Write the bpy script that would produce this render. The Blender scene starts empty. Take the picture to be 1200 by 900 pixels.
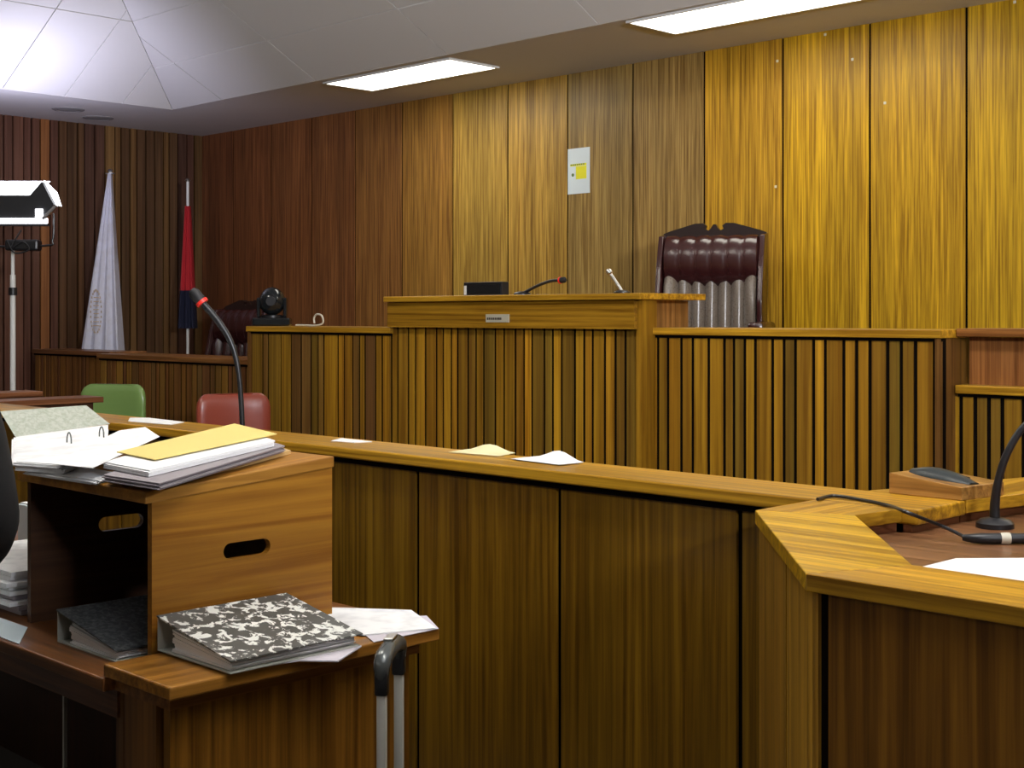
import bpy, bmesh, math, random
from mathutils import Vector, Matrix
random.seed(7)
C = bpy.context.scene.collection
PI = math.pi
# ------------------------------------------------------------------ camera, world, exposure
# room axes: x runs right along the back wall, y runs from the camera to the back wall, z up (metres)
EYE = 1.5; F = 1600.0; CT, ST = 0.7093, 0.7049
cam = bpy.data.cameras.new('camera'); co = bpy.data.objects.new('camera', cam); C.objects.link(co)
co.location = (0, 0, EYE); co.rotation_euler = (PI/2, 0, math.atan2(ST, CT))
cam.sensor_width = 36; cam.lens = 48; cam.shift_y = -80/1200; cam.clip_start = 0.05
bpy.context.scene.camera = co
vs = bpy.context.scene.view_settings
vs.view_transform = 'Standard'; vs.look = 'None'; vs.gamma = 1; vs.use_curve_mapping = False
vs.exposure = 0.0
w = bpy.data.worlds.new('world'); bpy.context.scene.world = w; w.use_nodes = True
w.node_tree.nodes['Background'].inputs[0].default_value = (0.5, 0.5, 0.55, 1)
w.node_tree.nodes['Background'].inputs[1].default_value = 0.05
L_BACK = 8.5       # radiance of the back soffit panels
L_ROOM = 19.0       # radiance of the unseen crown panels, added to light the foreground
L_REAR = 9.0      # radiance of the unseen panels added behind the camera as fill
L_UP = 260.0       # watts of the added unseen film lamp that fills the ceiling
L_FILM = 17.0     # watts of the film lamp

# ------------------------------------------------------------------ survey helpers (photo bearing -> room metres)
def onp(x, p):                    # bearing x met on the plane y = p -> room x
    a = (x-600)/F; Y = p/(ST*a+CT); return CT*a*Y-ST*Y
def onz(x, y, z):                 # bearing met on the level z
    Y = (EYE-z)*F/(y-370); X = (x-600)/F*Y
    return Vector((CT*X-ST*Y, ST*X+CT*Y, z))
def ond(x, y, Y):                 # bearing at a known distance
    X = (x-600)/F*Y
    return Vector((CT*X-ST*Y, ST*X+CT*Y, EYE-(y-370)*Y/F))
# ------------------------------------------------------------------ materials
def newmat(name):
    m = bpy.data.materials.new(name); m.use_nodes = True
    return m, m.node_tree, m.node_tree.nodes['Principled BSDF']
def plain(name, col, rough=0.5, metal=0.0, emit=0, bump=0, bscale=60, spec=0.5, sheen=0):
    m, nt, b = newmat(name)
    b.inputs['Base Color'].default_value = (*col, 1); b.inputs['Roughness'].default_value = rough
    b.inputs['Metallic'].default_value = metal; b.inputs['Specular IOR Level'].default_value = spec
    if emit:
        b.inputs['Emission Color'].default_value = (*col, 1); b.inputs['Emission Strength'].default_value = emit
    N = nt.nodes; L = nt.links
    tc = N.new('ShaderNodeTexCoord'); no = N.new('ShaderNodeTexNoise'); no.inputs['Scale'].default_value = bscale
    L.new(tc.outputs['Object'], no.inputs['Vector'])
    if not emit:
        mr = N.new('ShaderNodeMapRange'); mr.inputs['To Min'].default_value = max(0.02, rough-0.03); mr.inputs['To Max'].default_value = min(1, rough+0.03)
        L.new(no.outputs['Fac'], mr.inputs['Value']); L.new(mr.outputs[0], b.inputs['Roughness'])
    if bump:
        bp = N.new('ShaderNodeBump'); bp.inputs['Strength'].default_value = bump; bp.inputs['Distance'].default_value = 0.004
        L.new(no.outputs['Fac'], bp.inputs['Height']); L.new(bp.outputs[0], b.inputs['Normal'])
    return m
def wood(name, axis, fine=55.0, rough=0.38, contrast=0.5, figure=1.0):
    """veneer; grain runs along `axis`; the tint of each piece is its object colour"""
    m, nt, b = newmat(name); N = nt.nodes; L = nt.links
    tc = N.new('ShaderNodeTexCoord'); oi = N.new('ShaderNodeObjectInfo')
    mp = N.new('ShaderNodeMapping'); L.new(tc.outputs['Object'], mp.inputs['Vector'])
    sc = [1, 1, 1]; sc['xyz'.index(axis)] = 0.022; mp.inputs['Scale'].default_value = sc
    mul = N.new('ShaderNodeMath'); mul.operation = 'MULTIPLY'; mul.inputs[1].default_value = 37.0
    L.new(oi.outputs['Random'], mul.inputs[0])
    add = N.new('ShaderNodeVectorMath'); L.new(mp.outputs[0], add.inputs[0]); L.new(mul.outputs[0], add.inputs[1])
    n0 = N.new('ShaderNodeTexNoise'); n0.inputs['Scale'].default_value = 5; n0.inputs['Detail'].default_value = 2
    L.new(add.outputs[0], n0.inputs['Vector'])
    wob = N.new('ShaderNodeVectorMath'); wob.operation = 'MULTIPLY_ADD'; wob.inputs[1].default_value = (0.09*figure,)*3
    L.new(n0.outputs['Color'], wob.inputs[0]); L.new(add.outputs[0], wob.inputs[2])
    n1 = N.new('ShaderNodeTexNoise'); n1.inputs['Scale'].default_value = fine; n1.inputs['Detail'].default_value = 4; n1.inputs['Roughness'].default_value = 0.6
    L.new(wob.outputs[0], n1.inputs['Vector'])
    n2 = N.new('ShaderNodeTexNoise'); n2.inputs['Scale'].default_value = 9; n2.inputs['Detail'].default_value = 3
    L.new(add.outputs[0], n2.inputs['Vector'])
    r = N.new('ShaderNodeValToRGB'); r.color_ramp.elements[0].position = 0.36; r.color_ramp.elements[1].position = 0.66
    d = 1-contrast
    r.color_ramp.elements[0].color = (d, d*0.86, d*0.7, 1); r.color_ramp.elements[1].color = (1.22, 1.25, 1.25, 1)
    L.new(n1.outputs['Fac'], r.inputs['Fac'])
    mr = N.new('ShaderNodeMapRange'); mr.inputs['From Min'].default_value = 0.3; mr.inputs['From Max'].default_value = 0.7
    mr.inputs['To Min'].default_value = 0.78; mr.inputs['To Max'].default_value = 1.2; L.new(n2.outputs['Fac'], mr.inputs['Value'])
    m1 = N.new('ShaderNodeMix'); m1.data_type = 'RGBA'; m1.blend_type = 'MULTIPLY'; m1.inputs[0].default_value = 1; m1.clamp_result = False
    L.new(oi.outputs['Color'], m1.inputs[6]); L.new(r.outputs[0], m1.inputs[7])
    m2 = N.new('ShaderNodeVectorMath'); m2.operation = 'SCALE'; L.new(m1.outputs[2], m2.inputs[0]); L.new(mr.outputs[0], m2.inputs['Scale'])
    L.new(m2.outputs[0], b.inputs['Base Color'])
    rr = N.new('ShaderNodeMapRange'); rr.inputs['To Min'].default_value = rough-0.07; rr.inputs['To Max'].default_value = rough+0.12
    L.new(n1.outputs['Fac'], rr.inputs['Value']); L.new(rr.outputs[0], b.inputs['Roughness'])
    bp = N.new('ShaderNodeBump'); bp.inputs['Strength'].default_value = 0.15; bp.inputs['Distance'].default_value = 0.002
    L.new(n1.outputs['Fac'], bp.inputs['Height']); L.new(bp.outputs[0], b.inputs['Normal'])
    b.inputs['Specular IOR Level'].default_value = 0.4
    return m
def blotch(name, dark, light, scale, lo, hi, rough=0.45):
    m, nt, b = newmat(name); N = nt.nodes; L = nt.links
    tc = N.new('ShaderNodeTexCoord'); n = N.new('ShaderNodeTexNoise'); n.inputs['Scale'].default_value = scale
    n.inputs['Detail'].default_value = 5; n.inputs['Roughness'].default_value = 0.62; n.inputs['Distortion'].default_value = 0.5
    L.new(tc.outputs['Object'], n.inputs['Vector'])
    r = N.new('ShaderNodeValToRGB'); r.color_ramp.elements[0].position = lo; r.color_ramp.elements[1].position = hi
    r.color_ramp.elements[0].color = (*dark, 1); r.color_ramp.elements[1].color = (*light, 1)
    L.new(n.outputs['Fac'], r.inputs['Fac']); L.new(r.outputs[0], b.inputs['Base Color']); b.inputs['Roughness'].default_value = rough
    return m
def printed(name, col, ink):      # paper with faint typed lines across local x
    m, nt, b = newmat(name); N = nt.nodes; L = nt.links
    tc = N.new('ShaderNodeTexCoord'); n = N.new('ShaderNodeTexNoise'); n.inputs['Scale'].default_value = 18
    L.new(tc.outputs['Object'], n.inputs['Vector'])
    r = N.new('ShaderNodeValToRGB'); r.color_ramp.elements[0].position = 0.35; r.color_ramp.elements[1].position = 0.55
    r.color_ramp.elements[0].color = (*ink, 1); r.color_ramp.elements[1].color = (*col, 1)
    L.new(n.outputs['Fac'], r.inputs['Fac']); L.new(r.outputs[0], b.inputs['Base Color']); b.inputs['Roughness'].default_value = 0.7
    return m
M = {}
M['woodz'] = wood('veneer_upright_grain', 'z'); M['woodx'] = wood('veneer_lengthwise_grain', 'x', rough=0.3); M['woody'] = wood('veneer_crosswise_grain', 'y', rough=0.3)
M['boxwood'] = wood('box_veneer', 'y', fine=40, contrast=0.25, figure=2.5, rough=0.5)
M['slatwood'] = wood('slat_wood', 'z', fine=40, contrast=0.35, rough=0.42)
M['panelwall'] = wood('wall_veneer', 'z', fine=80, contrast=0.52, rough=0.4, figure=0.7)
M['plaster'] = plain('tan_plaster', (0.22, 0.19, 0.15), 0.85, bump=0.1)
M['gap'] = plain('dark_joint_backing', (0.006, 0.004, 0.003), 0.95, spec=0.05)
M['ceil'] = plain('ceiling_board', (0.72, 0.70, 0.67), 0.85, bump=0.1, bscale=90)
M['grid'] = plain('ceiling_joint', (0.28, 0.27, 0.26), 0.8)
M['carpet'] = plain('grey_carpet', (0.06, 0.055, 0.05), 0.95, bump=0.6, bscale=300)
M['lamp'] = plain('lit_diffuser', (1.0, 0.97, 0.86), 0.5, emit=L_BACK)
M['lamp2'] = plain('lit_diffuser_room', (1.0, 0.95, 0.85), 0.5, emit=L_ROOM)
M['lamp3'] = plain('lit_diffuser_rear', (1.0, 0.96, 0.9), 0.5, emit=L_REAR)
M['film'] = plain('film_lamp_glow', (0.93, 0.95, 1.0), 0.5, emit=6)  # emission stands in for the lamp's light on flaps and tray
M['whitemetal'] = plain('white_painted_metal', (0.75, 0.75, 0.73), 0.4)
M['black'] = plain('black_plastic', (0.012, 0.012, 0.014), 0.35)
M['blackrubber'] = plain('black_matte', (0.01, 0.01, 0.012), 0.6)
M['gloss'] = plain('glossy_black', (0.012, 0.014, 0.016), 0.15)
M['red'] = plain('red_ring', (0.8, 0.03, 0.02), 0.4)
M['chrome'] = plain('brushed_metal', (0.6, 0.6, 0.6), 0.3, metal=1.0)
M['alu'] = plain('dull_aluminium', (0.50, 0.50, 0.45), 0.45, metal=0.3)
M['grip'] = plain('dark_grey_grip', (0.10, 0.11, 0.11), 0.25, metal=0.4)
M['leather'] = plain('oxblood_leather', (0.04, 0.010, 0.010), 0.22, bump=0.15, bscale=120, spec=0.7)
M['leatherback'] = plain('leather_with_sheen', (0.17, 0.135, 0.105), 0.28, bump=0.15, bscale=120, spec=0.8)  # lighter than the oxblood: sheen of reflections put into the colour
M['darkwood'] = plain('dark_polished_wood', (0.018, 0.009, 0.008), 0.3)
M['green'] = plain('green_vinyl', (0.21, 0.34, 0.10), 0.24, spec=0.7)
M['redvinyl'] = plain('red_brown_vinyl', (0.30, 0.055, 0.03), 0.3, spec=0.7)
M['paper'] = plain('white_paper', (0.86, 0.87, 0.88), 0.8)
M['typed'] = printed('typed_paper', (0.88, 0.89, 0.9), (0.74, 0.75, 0.77))
M['lilac'] = plain('lilac_grey_paper', (0.62, 0.58, 0.64), 0.8)
M['greypaper'] = plain('grey_paper', (0.30, 0.27, 0.29), 0.8)
M['manila'] = plain('yellow_manila_card', (0.78, 0.62, 0.20), 0.7, bump=0.1)
M['cream'] = plain('cream_paper', (0.80, 0.72, 0.42), 0.8)
M['browncard'] = plain('brown_card', (0.55, 0.36, 0.14), 0.7)
M['marble'] = blotch('marbled_card', (0.085, 0.088, 0.082), (0.8, 0.82, 0.78), 34, 0.515, 0.55)
M['speckle'] = blotch('speckled_dark_card', (0.03, 0.035, 0.037), (0.14, 0.15, 0.15), 90, 0.45, 0.65)
M['greycard'] = blotch('grey_green_card', (0.33, 0.36, 0.29), (0.44, 0.46, 0.40), 80, 0.4, 0.6, 0.7)
M['spine'] = plain('grey_spine_lining', (0.42, 0.43, 0.38), 0.7)
M['cloth_white'] = printed('white_flag_cloth', (0.70, 0.70, 0.80), (0.66, 0.65, 0.72))
M['cloth_red'] = plain('red_flag_cloth', (0.50, 0.02, 0.03), 0.7)
M['cloth_blue'] = plain('dark_blue_flag_cloth', (0.006, 0.008, 0.03), 0.8)
M['gold_thread'] = plain('gold_print', (0.55, 0.42, 0.28), 0.7)
M['robe'] = plain('black_gown_cloth', (0.006, 0.006, 0.007), 0.85)
M['skin'] = plain('skin', (0.20, 0.10, 0.06), 0.5)
M['hair'] = plain('black_hair', (0.01, 0.01, 0.01), 0.7)
M['yellowprint'] = plain('yellow_print', (0.85, 0.80, 0.02), 0.6)
M['greenprint'] = plain('dark_green_print', (0.12, 0.20, 0.06), 0.6)
M['bluepaper_glare'] = plain('pale_blue_paper_and_glare', (0.62, 0.74, 0.80), 0.7)
M['notice'] = plain('pale_notice_paper', (0.72, 0.80, 0.82), 0.5)
M['brass'] = plain('dull_nameplate', (0.62, 0.58, 0.45), 0.35, metal=0.3)
M['ink'] = plain('dark_ink', (0.06, 0.05, 0.04), 0.6)
M['cream_plastic'] = plain('cream_plastic', (0.65, 0.62, 0.5), 0.4)
M['teal'] = plain('dark_teal_plastic', (0.018, 0.024, 0.024), 0.4)

# wood tints; on the back wall GOLD also holds the yellow light
GOLD = (0.58, 0.33, 0.012); OCHRE = (0.36, 0.18, 0.010); BROWN = (0.19, 0.085, 0.018); RED = (0.17, 0.055, 0.02)
CAPC = (0.52, 0.27, 0.018); MAHOG = (0.16, 0.055, 0.022)
def vary(c, k=0.15, hue=0.05):
    f = 1+random.uniform(-k, k); h = 1+random.uniform(-hue, hue)
    return (c[0]*f, c[1]*f*h, c[2]*f*h)
def mixc(a, b, t): return tuple(a[i]*(1-t)+b[i]*t for i in range(3))
# ------------------------------------------------------------------ mesh builder
class MB:
    def __init__(s): s.bm = bmesh.new()
    def box(s, x0, x1, y0, y1, z0, z1, bev=0):
        return s.prism([(x0, y0), (x1, y0), (x1, y1), (x0, y1)], z0, z1, bev)
    def prism(s, poly, z0, z1, bev=0):
        a = sum(poly[i][0]*poly[(i+1) % len(poly)][1]-poly[(i+1) % len(poly)][0]*poly[i][1] for i in range(len(poly)))
        if a < 0: poly = poly[::-1]
        return s.loft([[(x, y, z0) for x, y in poly], [(x, y, z1) for x, y in poly]], bev)
    def loft(s, rings, bev=0, cap=True, closed=True):
        bm = s.bm; vr = [[bm.verts.new(p) for p in r] for r in rings]; n = len(rings[0]); fs = []
        for a, b in zip(vr, vr[1:]):
            for i in range(n if closed else n-1):
                j = (i+1) % n; fs.append(bm.faces.new((a[i], a[j], b[j], b[i])))
        if cap and closed:
            fs.append(bm.faces.new(vr[0][::-1])); fs.append(bm.faces.new(vr[-1]))
        if bev:
            ed = list({e for f in fs for e in f.edges})
            bmesh.ops.bevel(bm, geom=ed, offset=bev, segments=2, affect='EDGES', profile=0.5)
        return s
    def hexa(s, b, t):      # bottom and top rings of points
        return s.loft([b, t])
    def tube(s, pts, r, n=10, sub=6):
        pts = [Vector(p) for p in pts]; rs = r if isinstance(r, (list, tuple)) else [r]*len(pts)
        P = []; R = []
        if len(pts) > 2 and sub > 1:
            for i in range(len(pts)-1):
                p0 = pts[max(i-1, 0)]; p1 = pts[i]; p2 = pts[i+1]; p3 = pts[min(i+2, len(pts)-1)]
                for k in range(sub):
                    t = k/sub
                    P.append(0.5*((2*p1)+(-p0+p2)*t+(2*p0-5*p1+4*p2-p3)*t*t+(-p0+3*p1-3*p2+p3)*t**3)); R.append(rs[i]*(1-t)+rs[i+1]*t)
            P.append(pts[-1]); R.append(rs[-1])
        else: P, R = pts, list(rs)
        rings = []; up = Vector((0, 0, 1)); t0 = (P[1]-P[0]).normalized()
        u = t0.cross(up) if abs(t0.z) < 0.95 else t0.cross(Vector((1, 0, 0))); u.normalize()
        for i, p in enumerate(P):
            t = (P[min(i+1, len(P)-1)]-P[max(i-1, 0)]).normalized()
            u = (u-t*u.dot(t)).normalized(); v = t.cross(u)
            rings.append([p+(u*math.cos(2*PI*k/n)+v*math.sin(2*PI*k/n))*R[i] for k in range(n)])
        return s.loft(rings)
    def lathe(s, cx, cy, prof, n=24, sx=1, sy=1):
        return s.loft([[(cx+r*math.cos(2*PI*k/n)*sx, cy+r*math.sin(2*PI*k/n)*sy, z) for k in range(n)] for r, z in prof])
    def poly(s, pts, th):    # thin sheet from 3d points, thickness th upward
        pts = [Vector(p) for p in pts]
        nz = (pts[1]-pts[0]).cross(pts[2]-pts[1])
        if nz.z < 0: pts = pts[::-1]
        return s.loft([pts, [p+Vector((0, 0, th)) for p in pts]])
def link(name, mb, mat, parent=None, color=None, smooth=False, local=False):
    me = bpy.data.meshes.new(name); bm = mb.bm
    bmesh.ops.recalc_face_normals(bm, faces=bm.faces)
    off = Vector((0, 0, 0))
    if parent is not None and not local:
        p = parent
        while p is not None: off += p.location; p = p.parent
    elif parent is None and not local:
        xs = [v.co for v in bm.verts]
        lo = Vector([min(v[i] for v in xs) for i in range(3)]); hi = Vector([max(v[i] for v in xs) for i in range(3)])
        off = Vector(((lo.x+hi.x)/2, (lo.y+hi.y)/2, lo.z))
    if off.length: bmesh.ops.translate(bm, verts=bm.verts, vec=-off)
    bm.to_mesh(me); bm.free()
    if smooth:
        for f in me.polygons: f.use_smooth = True
        try: me.set_sharp_from_angle(angle=math.radians(40))
        except Exception: pass
    me.materials.append(M[mat])
    o = bpy.data.objects.new(name, me); C.objects.link(o)
    if parent is not None: o.parent = parent
    else: o.location = off
    if color: o.color = (*color, 1)
    return o
def tag(o, label=None, cat=None, group=None, kind=None):
    if label: o['label'] = label
    if cat: o['category'] = cat
    if group: o['group'] = group
    if kind: o['kind'] = kind
    return o
def thing(name, label, cat, loc, rz=0, group=None):
    o = bpy.data.objects.new(name, None); C.objects.link(o); o.empty_display_size = 0.1
    o.location = loc; o.rotation_euler = (0, 0, rz); return tag(o, label, cat, group)
def struct(name, mb, mat, label, color=None):
    o = link(name, mb, mat, None, color); return tag(o, label, 'setting', kind='structure')
def children(o): return [c for c in bpy.data.objects if c.parent is o]
def copy_tree(o, parent=None):
    c = o.copy(); C.objects.link(c); c.parent = parent
    for ch in children(o): copy_tree(ch, c)
    return c
# ------------------------------------------------------------------ room shell
WX0, WX1, WY0, WY1, ZC = -11.30, 3.2, -3.2, 7.17, 3.213
EX, EY, SL = -10.0, 6.06, 0.545      # coffer edges and its slope
struct('floor', MB().box(WX0-0.1, WX1+0.1, WY0-0.1, WY1+0.1, -0.1, 0), 'carpet', 'grey carpeted courtroom floor')
fl = struct('floor', MB().box(-11.28, 3.1, 5.82, WY1-0.03, 0.0, 0.36), 'carpet', 'low carpeted platform behind the benches')
struct('floor', MB().box(-6.9, -0.6, 5.9, WY1-0.04, 0.36, 0.78), 'carpet', "highest carpeted platform under the large chair")
wb = struct('wall_back', MB().box(WX0-0.1, WX1+0.1, WY1-0.010, WY1+0.15, 0, 4.4), 'gap', 'back wall of tall wood veneer panels with dark joints')
J = [WX0] + [-3.553-0.6*k for k in range(12, -12, -1)]
for a, b in zip(J, J[1:]):
    if a > WX1: break
    b = min(b, WX1)
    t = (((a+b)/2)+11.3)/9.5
    # panel colours hold the light's shift: red-brown corner, honey, drab, golden right
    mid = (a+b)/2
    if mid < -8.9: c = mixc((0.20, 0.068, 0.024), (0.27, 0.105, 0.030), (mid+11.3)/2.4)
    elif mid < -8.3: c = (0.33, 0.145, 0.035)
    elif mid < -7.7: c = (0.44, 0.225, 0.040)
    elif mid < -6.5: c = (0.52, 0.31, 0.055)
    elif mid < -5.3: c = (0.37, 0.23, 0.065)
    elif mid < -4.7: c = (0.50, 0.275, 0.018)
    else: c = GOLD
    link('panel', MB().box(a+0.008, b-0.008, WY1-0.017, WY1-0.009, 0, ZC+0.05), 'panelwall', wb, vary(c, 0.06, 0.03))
for i, (x, y) in enumerate([(967, 41), (911, 72), (909, 219), (1037, 121), (999, 70), (1189, 3)]):
    X = onp(x, WY1-0.017); Yd = (-ST*X+CT*WY1); z = EYE-(y-370)*Yd/F
    m = MB().box(X-0.008, X+0.008, WY1-0.02, WY1-0.015, z-0.008, z+0.008, 0.002)
    link('screw_head', m, 'cream_plastic', wb)
wl = struct('wall_left', MB().box(WX0-0.15, WX0, WY0-0.1, WY1+0.1, 0, 4.4), 'gap', 'left wall clad in narrow upright wooden slats')
y = WY1-0.02
while y > 1.2:
    wd = random.choice([0.048, 0.055, 0.065, 0.075, 0.085])
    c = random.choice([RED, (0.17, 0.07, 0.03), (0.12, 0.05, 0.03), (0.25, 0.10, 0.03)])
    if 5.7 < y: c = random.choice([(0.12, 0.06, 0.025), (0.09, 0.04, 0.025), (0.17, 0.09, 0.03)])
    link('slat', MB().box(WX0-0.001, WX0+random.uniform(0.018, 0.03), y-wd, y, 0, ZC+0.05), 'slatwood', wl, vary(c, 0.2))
    y -= wd+0.015
link('panel', MB().box(WX0-0.001, WX0+0.02, WY0, y, 0, ZC+0.05), 'slatwood', wl, RED)
wr = struct('wall_right', MB().box(WX1, WX1+0.15, WY0-0.1, WY1+0.1, 0, 4.4), 'plaster', 'right wall of tan plaster outside the view')
wf = struct('wall_front', MB().box(WX0-0.1, WX1+0.1, WY0-0.15, WY0, 0, 4.4), 'plaster', 'wall of tan plaster behind the camera')
# ceiling: flat soffit round a sloping coffer
m = MB(); QM = 1.72; ZT = ZC+SL*QM; FX, FY = 2.4, -2.4
m.box(WX0-0.1, WX1+0.1, EY, WY1+0.1, ZC, ZC+0.06)
m.box(WX0-0.1, EX, WY0-0.1, EY, ZC, ZC+0.06)
m.box(FX, WX1+0.1, WY0-0.1, EY, ZC, ZC+0.06); m.box(EX, FX, WY0-0.1, FY, ZC, ZC+0.06)
ce = struct('ceiling', m, 'ceil', 'grey ceiling with flat border and sloping tiled coffer')
m = MB()
o1 = [(EX, FY, ZC+0.03), (FX, FY, ZC+0.03), (FX, EY, ZC+0.03), (EX, EY, ZC+0.03)]
o2 = [(EX+QM, FY+QM, ZT+0.03), (FX-QM, FY+QM, ZT+0.03), (FX-QM, EY-QM, ZT+0.03), (EX+QM, EY-QM, ZT+0.03)]
m.loft([o1, o2, [(x, y, z+0.05) for x, y, z in o2]], cap=False)
m.box(EX+QM-0.02, FX-QM+0.02, FY+QM-0.02, EY-QM+0.02, ZT+0.03, ZT+0.08)
link('coffer_backing', m, 'grid', ce)
def clip(poly, a, b, c):   # keep a*u+b*v<=c
    out = []
    for i in range(len(poly)):
        P, Q = poly[i], poly[(i+1) % len(poly)]; fp = a*P[0]+b*P[1]-c; fq = a*Q[0]+b*Q[1]-c
        if fp <= 0: out.append(P)
        if fp*fq < 0:
            t = fp/(fp-fq); out.append((P[0]+(Q[0]-P[0])*t, P[1]+(Q[1]-P[1])*t))
    return out
def area(p): return abs(sum(p[i][0]*p[(i+1) % len(p)][1]-p[(i+1) % len(p)][0]*p[i][1] for i in range(len(p))))/2
g = 0.004
us = [-10.5, -9.27, -8.04, -6.62, -5.3, -4.0, -2.7, -1.4, -0.1, 1.2, 2.4]
for i in range(len(us)-1):
    for k in range(4):
        q0, q1 = 0.43*k, 0.43*(k+1)
        pl = [(us[i]+g, q0+g), (us[i+1]-g, q0+g), (us[i+1]-g, q1-g), (us[i]+g, q1-g)]
        pl = clip(pl, -1, 1, -EX-g); pl = clip(pl, 1, 1, FX-g)
        if len(pl) < 3 or area(pl) < 0.003: continue
        d = random.uniform(-0.001, 0.001)
        lo = [(u, EY-q, ZC+SL*q+d) for u, q in pl]; hi = [(a, b, c+0.02) for a, b, c in lo]
        link('tile', MB().loft([lo, hi]), 'ceil', ce)
v = 5.60+0.5; vsl = [5.60-0.5*j+0.5 for j in range(0, 18)]
for i in range(len(vsl)-1):
    for k in range(2):
        q0, q1 = 0.86*k, 0.86*(k+1)
        a, b = vsl[i+1], vsl[i]
        pl = [(a+g, q0+g), (b-g, q0+g), (b-g, q1-g), (a+g, q1-g)]
        pl = clip(pl, 1, 1, EY-g); pl = clip(pl, -1, 1, -FY-g)
        if len(pl) < 3 or area(pl) < 0.003: continue
        lo = [(EX+q, u, ZC+SL*q) for u, q in pl]; hi = [(x, yy, z+0.02) for x, yy, z in lo]
        link('tile', MB().loft([lo, hi]), 'ceil', ce)
for i in range(6):        # flat tiles in the crown
    for k in range(4):
        x0 = EX+QM+i*1.49; y0 = FY+QM+k*1.26
        if x0+1.49 > FX-QM+0.05: continue
        link('tile', MB().box(x0+g, x0+1.49-g, y0+g, y0+1.26-g, ZT, ZT+0.02), 'ceil', ce)
def ceiling_light(x0, x1, y0, y1, z, label, mat='lamp', group=None):
    t = thing('ceiling_light', label, 'light', ((x0+x1)/2, (y0+y1)/2, z), 0, group)
    m = MB(); w_ = 0.018
    m.box(x0, x1, y0, y0+w_, z-0.012, z+0.002); m.box(x0, x1, y1-w_, y1, z-0.012, z+0.002)
    m.box(x0, x0+w_, y0+w_, y1-w_, z-0.012, z+0.002); m.box(x1-w_, x1, y0+w_, y1-w_, z-0.012, z+0.002)
    link('frame', m, 'whitemetal', t)
    link('diffuser', MB().box(x0+w_, x1-w_, y0+w_, y1-w_, z-0.007, z-0.001), mat, t)
ceiling_light(-8.05, -6.68, 6.13, 6.6, ZC, 'lit rectangular ceiling panel left of the other, above the left half of the wall', 'lamp')
ceiling_light(-5.13, -3.72, 6.10, 6.56, ZC, 'lit rectangular ceiling panel cut by the top of the frame, above the big chair', 'lamp')
ceiling_light(-2.2, -0.8, 6.12, 6.58, ZC, 'lit ceiling panel beyond the right edge of the view', 'lamp')
for x, wd_ in ((-7.2, 'left'), (-4.4, 'middle'), (-1.6, 'right')):
    ceiling_light(x, x+1.35, 1.8, 2.4, ZT, wd_+' one of three unseen lit panels added in the crown of the coffer', 'lamp2', 'ceiling panels in the coffer crown')
    ceiling_light(x+0.4, x+1.75, -3.0, -2.55, ZC, wd_+' one of three unseen lit panels added in the ceiling border behind the camera', 'lamp3', 'ceiling panels behind the camera')
for (x, y, lab) in [(80, 128, 'round grey ceiling vent nearer the bright glare'), (115, 138, 'round grey ceiling vent nearer the slatted wall')]:
    c = onz(x, y, ZC)
    t = thing('ceiling_vent', lab, 'vent', (c.x, c.y, ZC))
    link('rim', MB().lathe(c.x, c.y, [(0.13, ZC+0.002), (0.13, ZC-0.006), (0.10, ZC-0.010), (0.10, ZC+0.002)]), 'grid', t, smooth=True)
    link('grille', MB().lathe(c.x, c.y, [(0.10, ZC), (0.10, ZC-0.005), (0.05, ZC-0.012), (0.02, ZC-0.012)]), 'grid', t, smooth=True)

# ------------------------------------------------------------------ benches
def slats(parent, y, gaps, z0, z1, cols, proud=0.006):
    for a, b in zip(gaps, gaps[1:]):
        if b-a < 0.022: continue
        link('slat', MB().box(a+0.010, b-0.010, y-proud+random.uniform(-0.0015, 0.0015), y+0.002, z0, z1), 'slatwood', parent, vary(random.choice(cols), 0.18, 0.06))
def px(lst, base, p): return [onp(base+v/3.0, p) for v in lst]
SC = [OCHRE, (0.33, 0.165, 0.010), (0.44, 0.22, 0.012), (0.22, 0.12, 0.012), (0.28, 0.14, 0.010)]
SD = [(0.22, 0.11, 0.02), (0.18, 0.09, 0.02), (0.26, 0.13, 0.02), (0.15, 0.075, 0.02)]
SR = [(0.20, 0.085, 0.02), (0.16, 0.065, 0.02), (0.24, 0.11, 0.02)]
# central judge's bench
jx0, jx1 = onp(449, 5.17), onp(749, 5.17)
t = thing('judge_bench', "raised central wooden bench with plain fascia and nameplate over slatted front", 'bench', ((jx0+jx1)/2, 5.4, 0))
link('countertop', MB().box(jx0, jx1, 5.17, 5.71, 1.58, 1.612, 0.004), 'woodx', t, CAPC)
f0, f1 = onp(454, 5.2), onp(743, 5.2)
link('fascia', MB().box(f0, f1, 5.2, 5.225, 1.433, 1.579), 'woodx', t, (0.36, 0.18, 0.012))
link('side_panel', MB().box(f1-0.07, f1-0.05, 5.28, 5.70, 0.36, 1.579), 'woodz', t, (0.33, 0.15, 0.04))
link('side_panel', MB().box(f0+0.05, f0+0.07, 5.28, 5.70, 0.36, 1.579), 'woodz', t, (0.30, 0.13, 0.04))
link('backing', MB().box(f0+0.0, f1+0.0, 5.252, 5.275, 0.0, 1.579), 'gap', t)
g_ = px([165, 178, 200, 237, 262, 297, 336, 360, 388, 410, 447, 475, 502, 543, 574, 613, 644, 672, 715, 745, 776, 822, 855, 885, 928, 965, 1000, 1045], 400, 5.25)
slats(t, 5.25, g_, 0, 1.433, SC)
link('corner_post', MB().box(g_[-1]+0.002, f1+0.03, 5.228, 5.34, 0, 1.579), 'slatwood', t, OCHRE)
n0, n1 = onp(570, 5.2), onp(597, 5.2)
np_ = link('nameplate', MB().box(n0, n1, 5.194, 5.201, 1.464, 1.508, 0.001), 'brass', t)
m = MB(); q = n0+0.012
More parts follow.
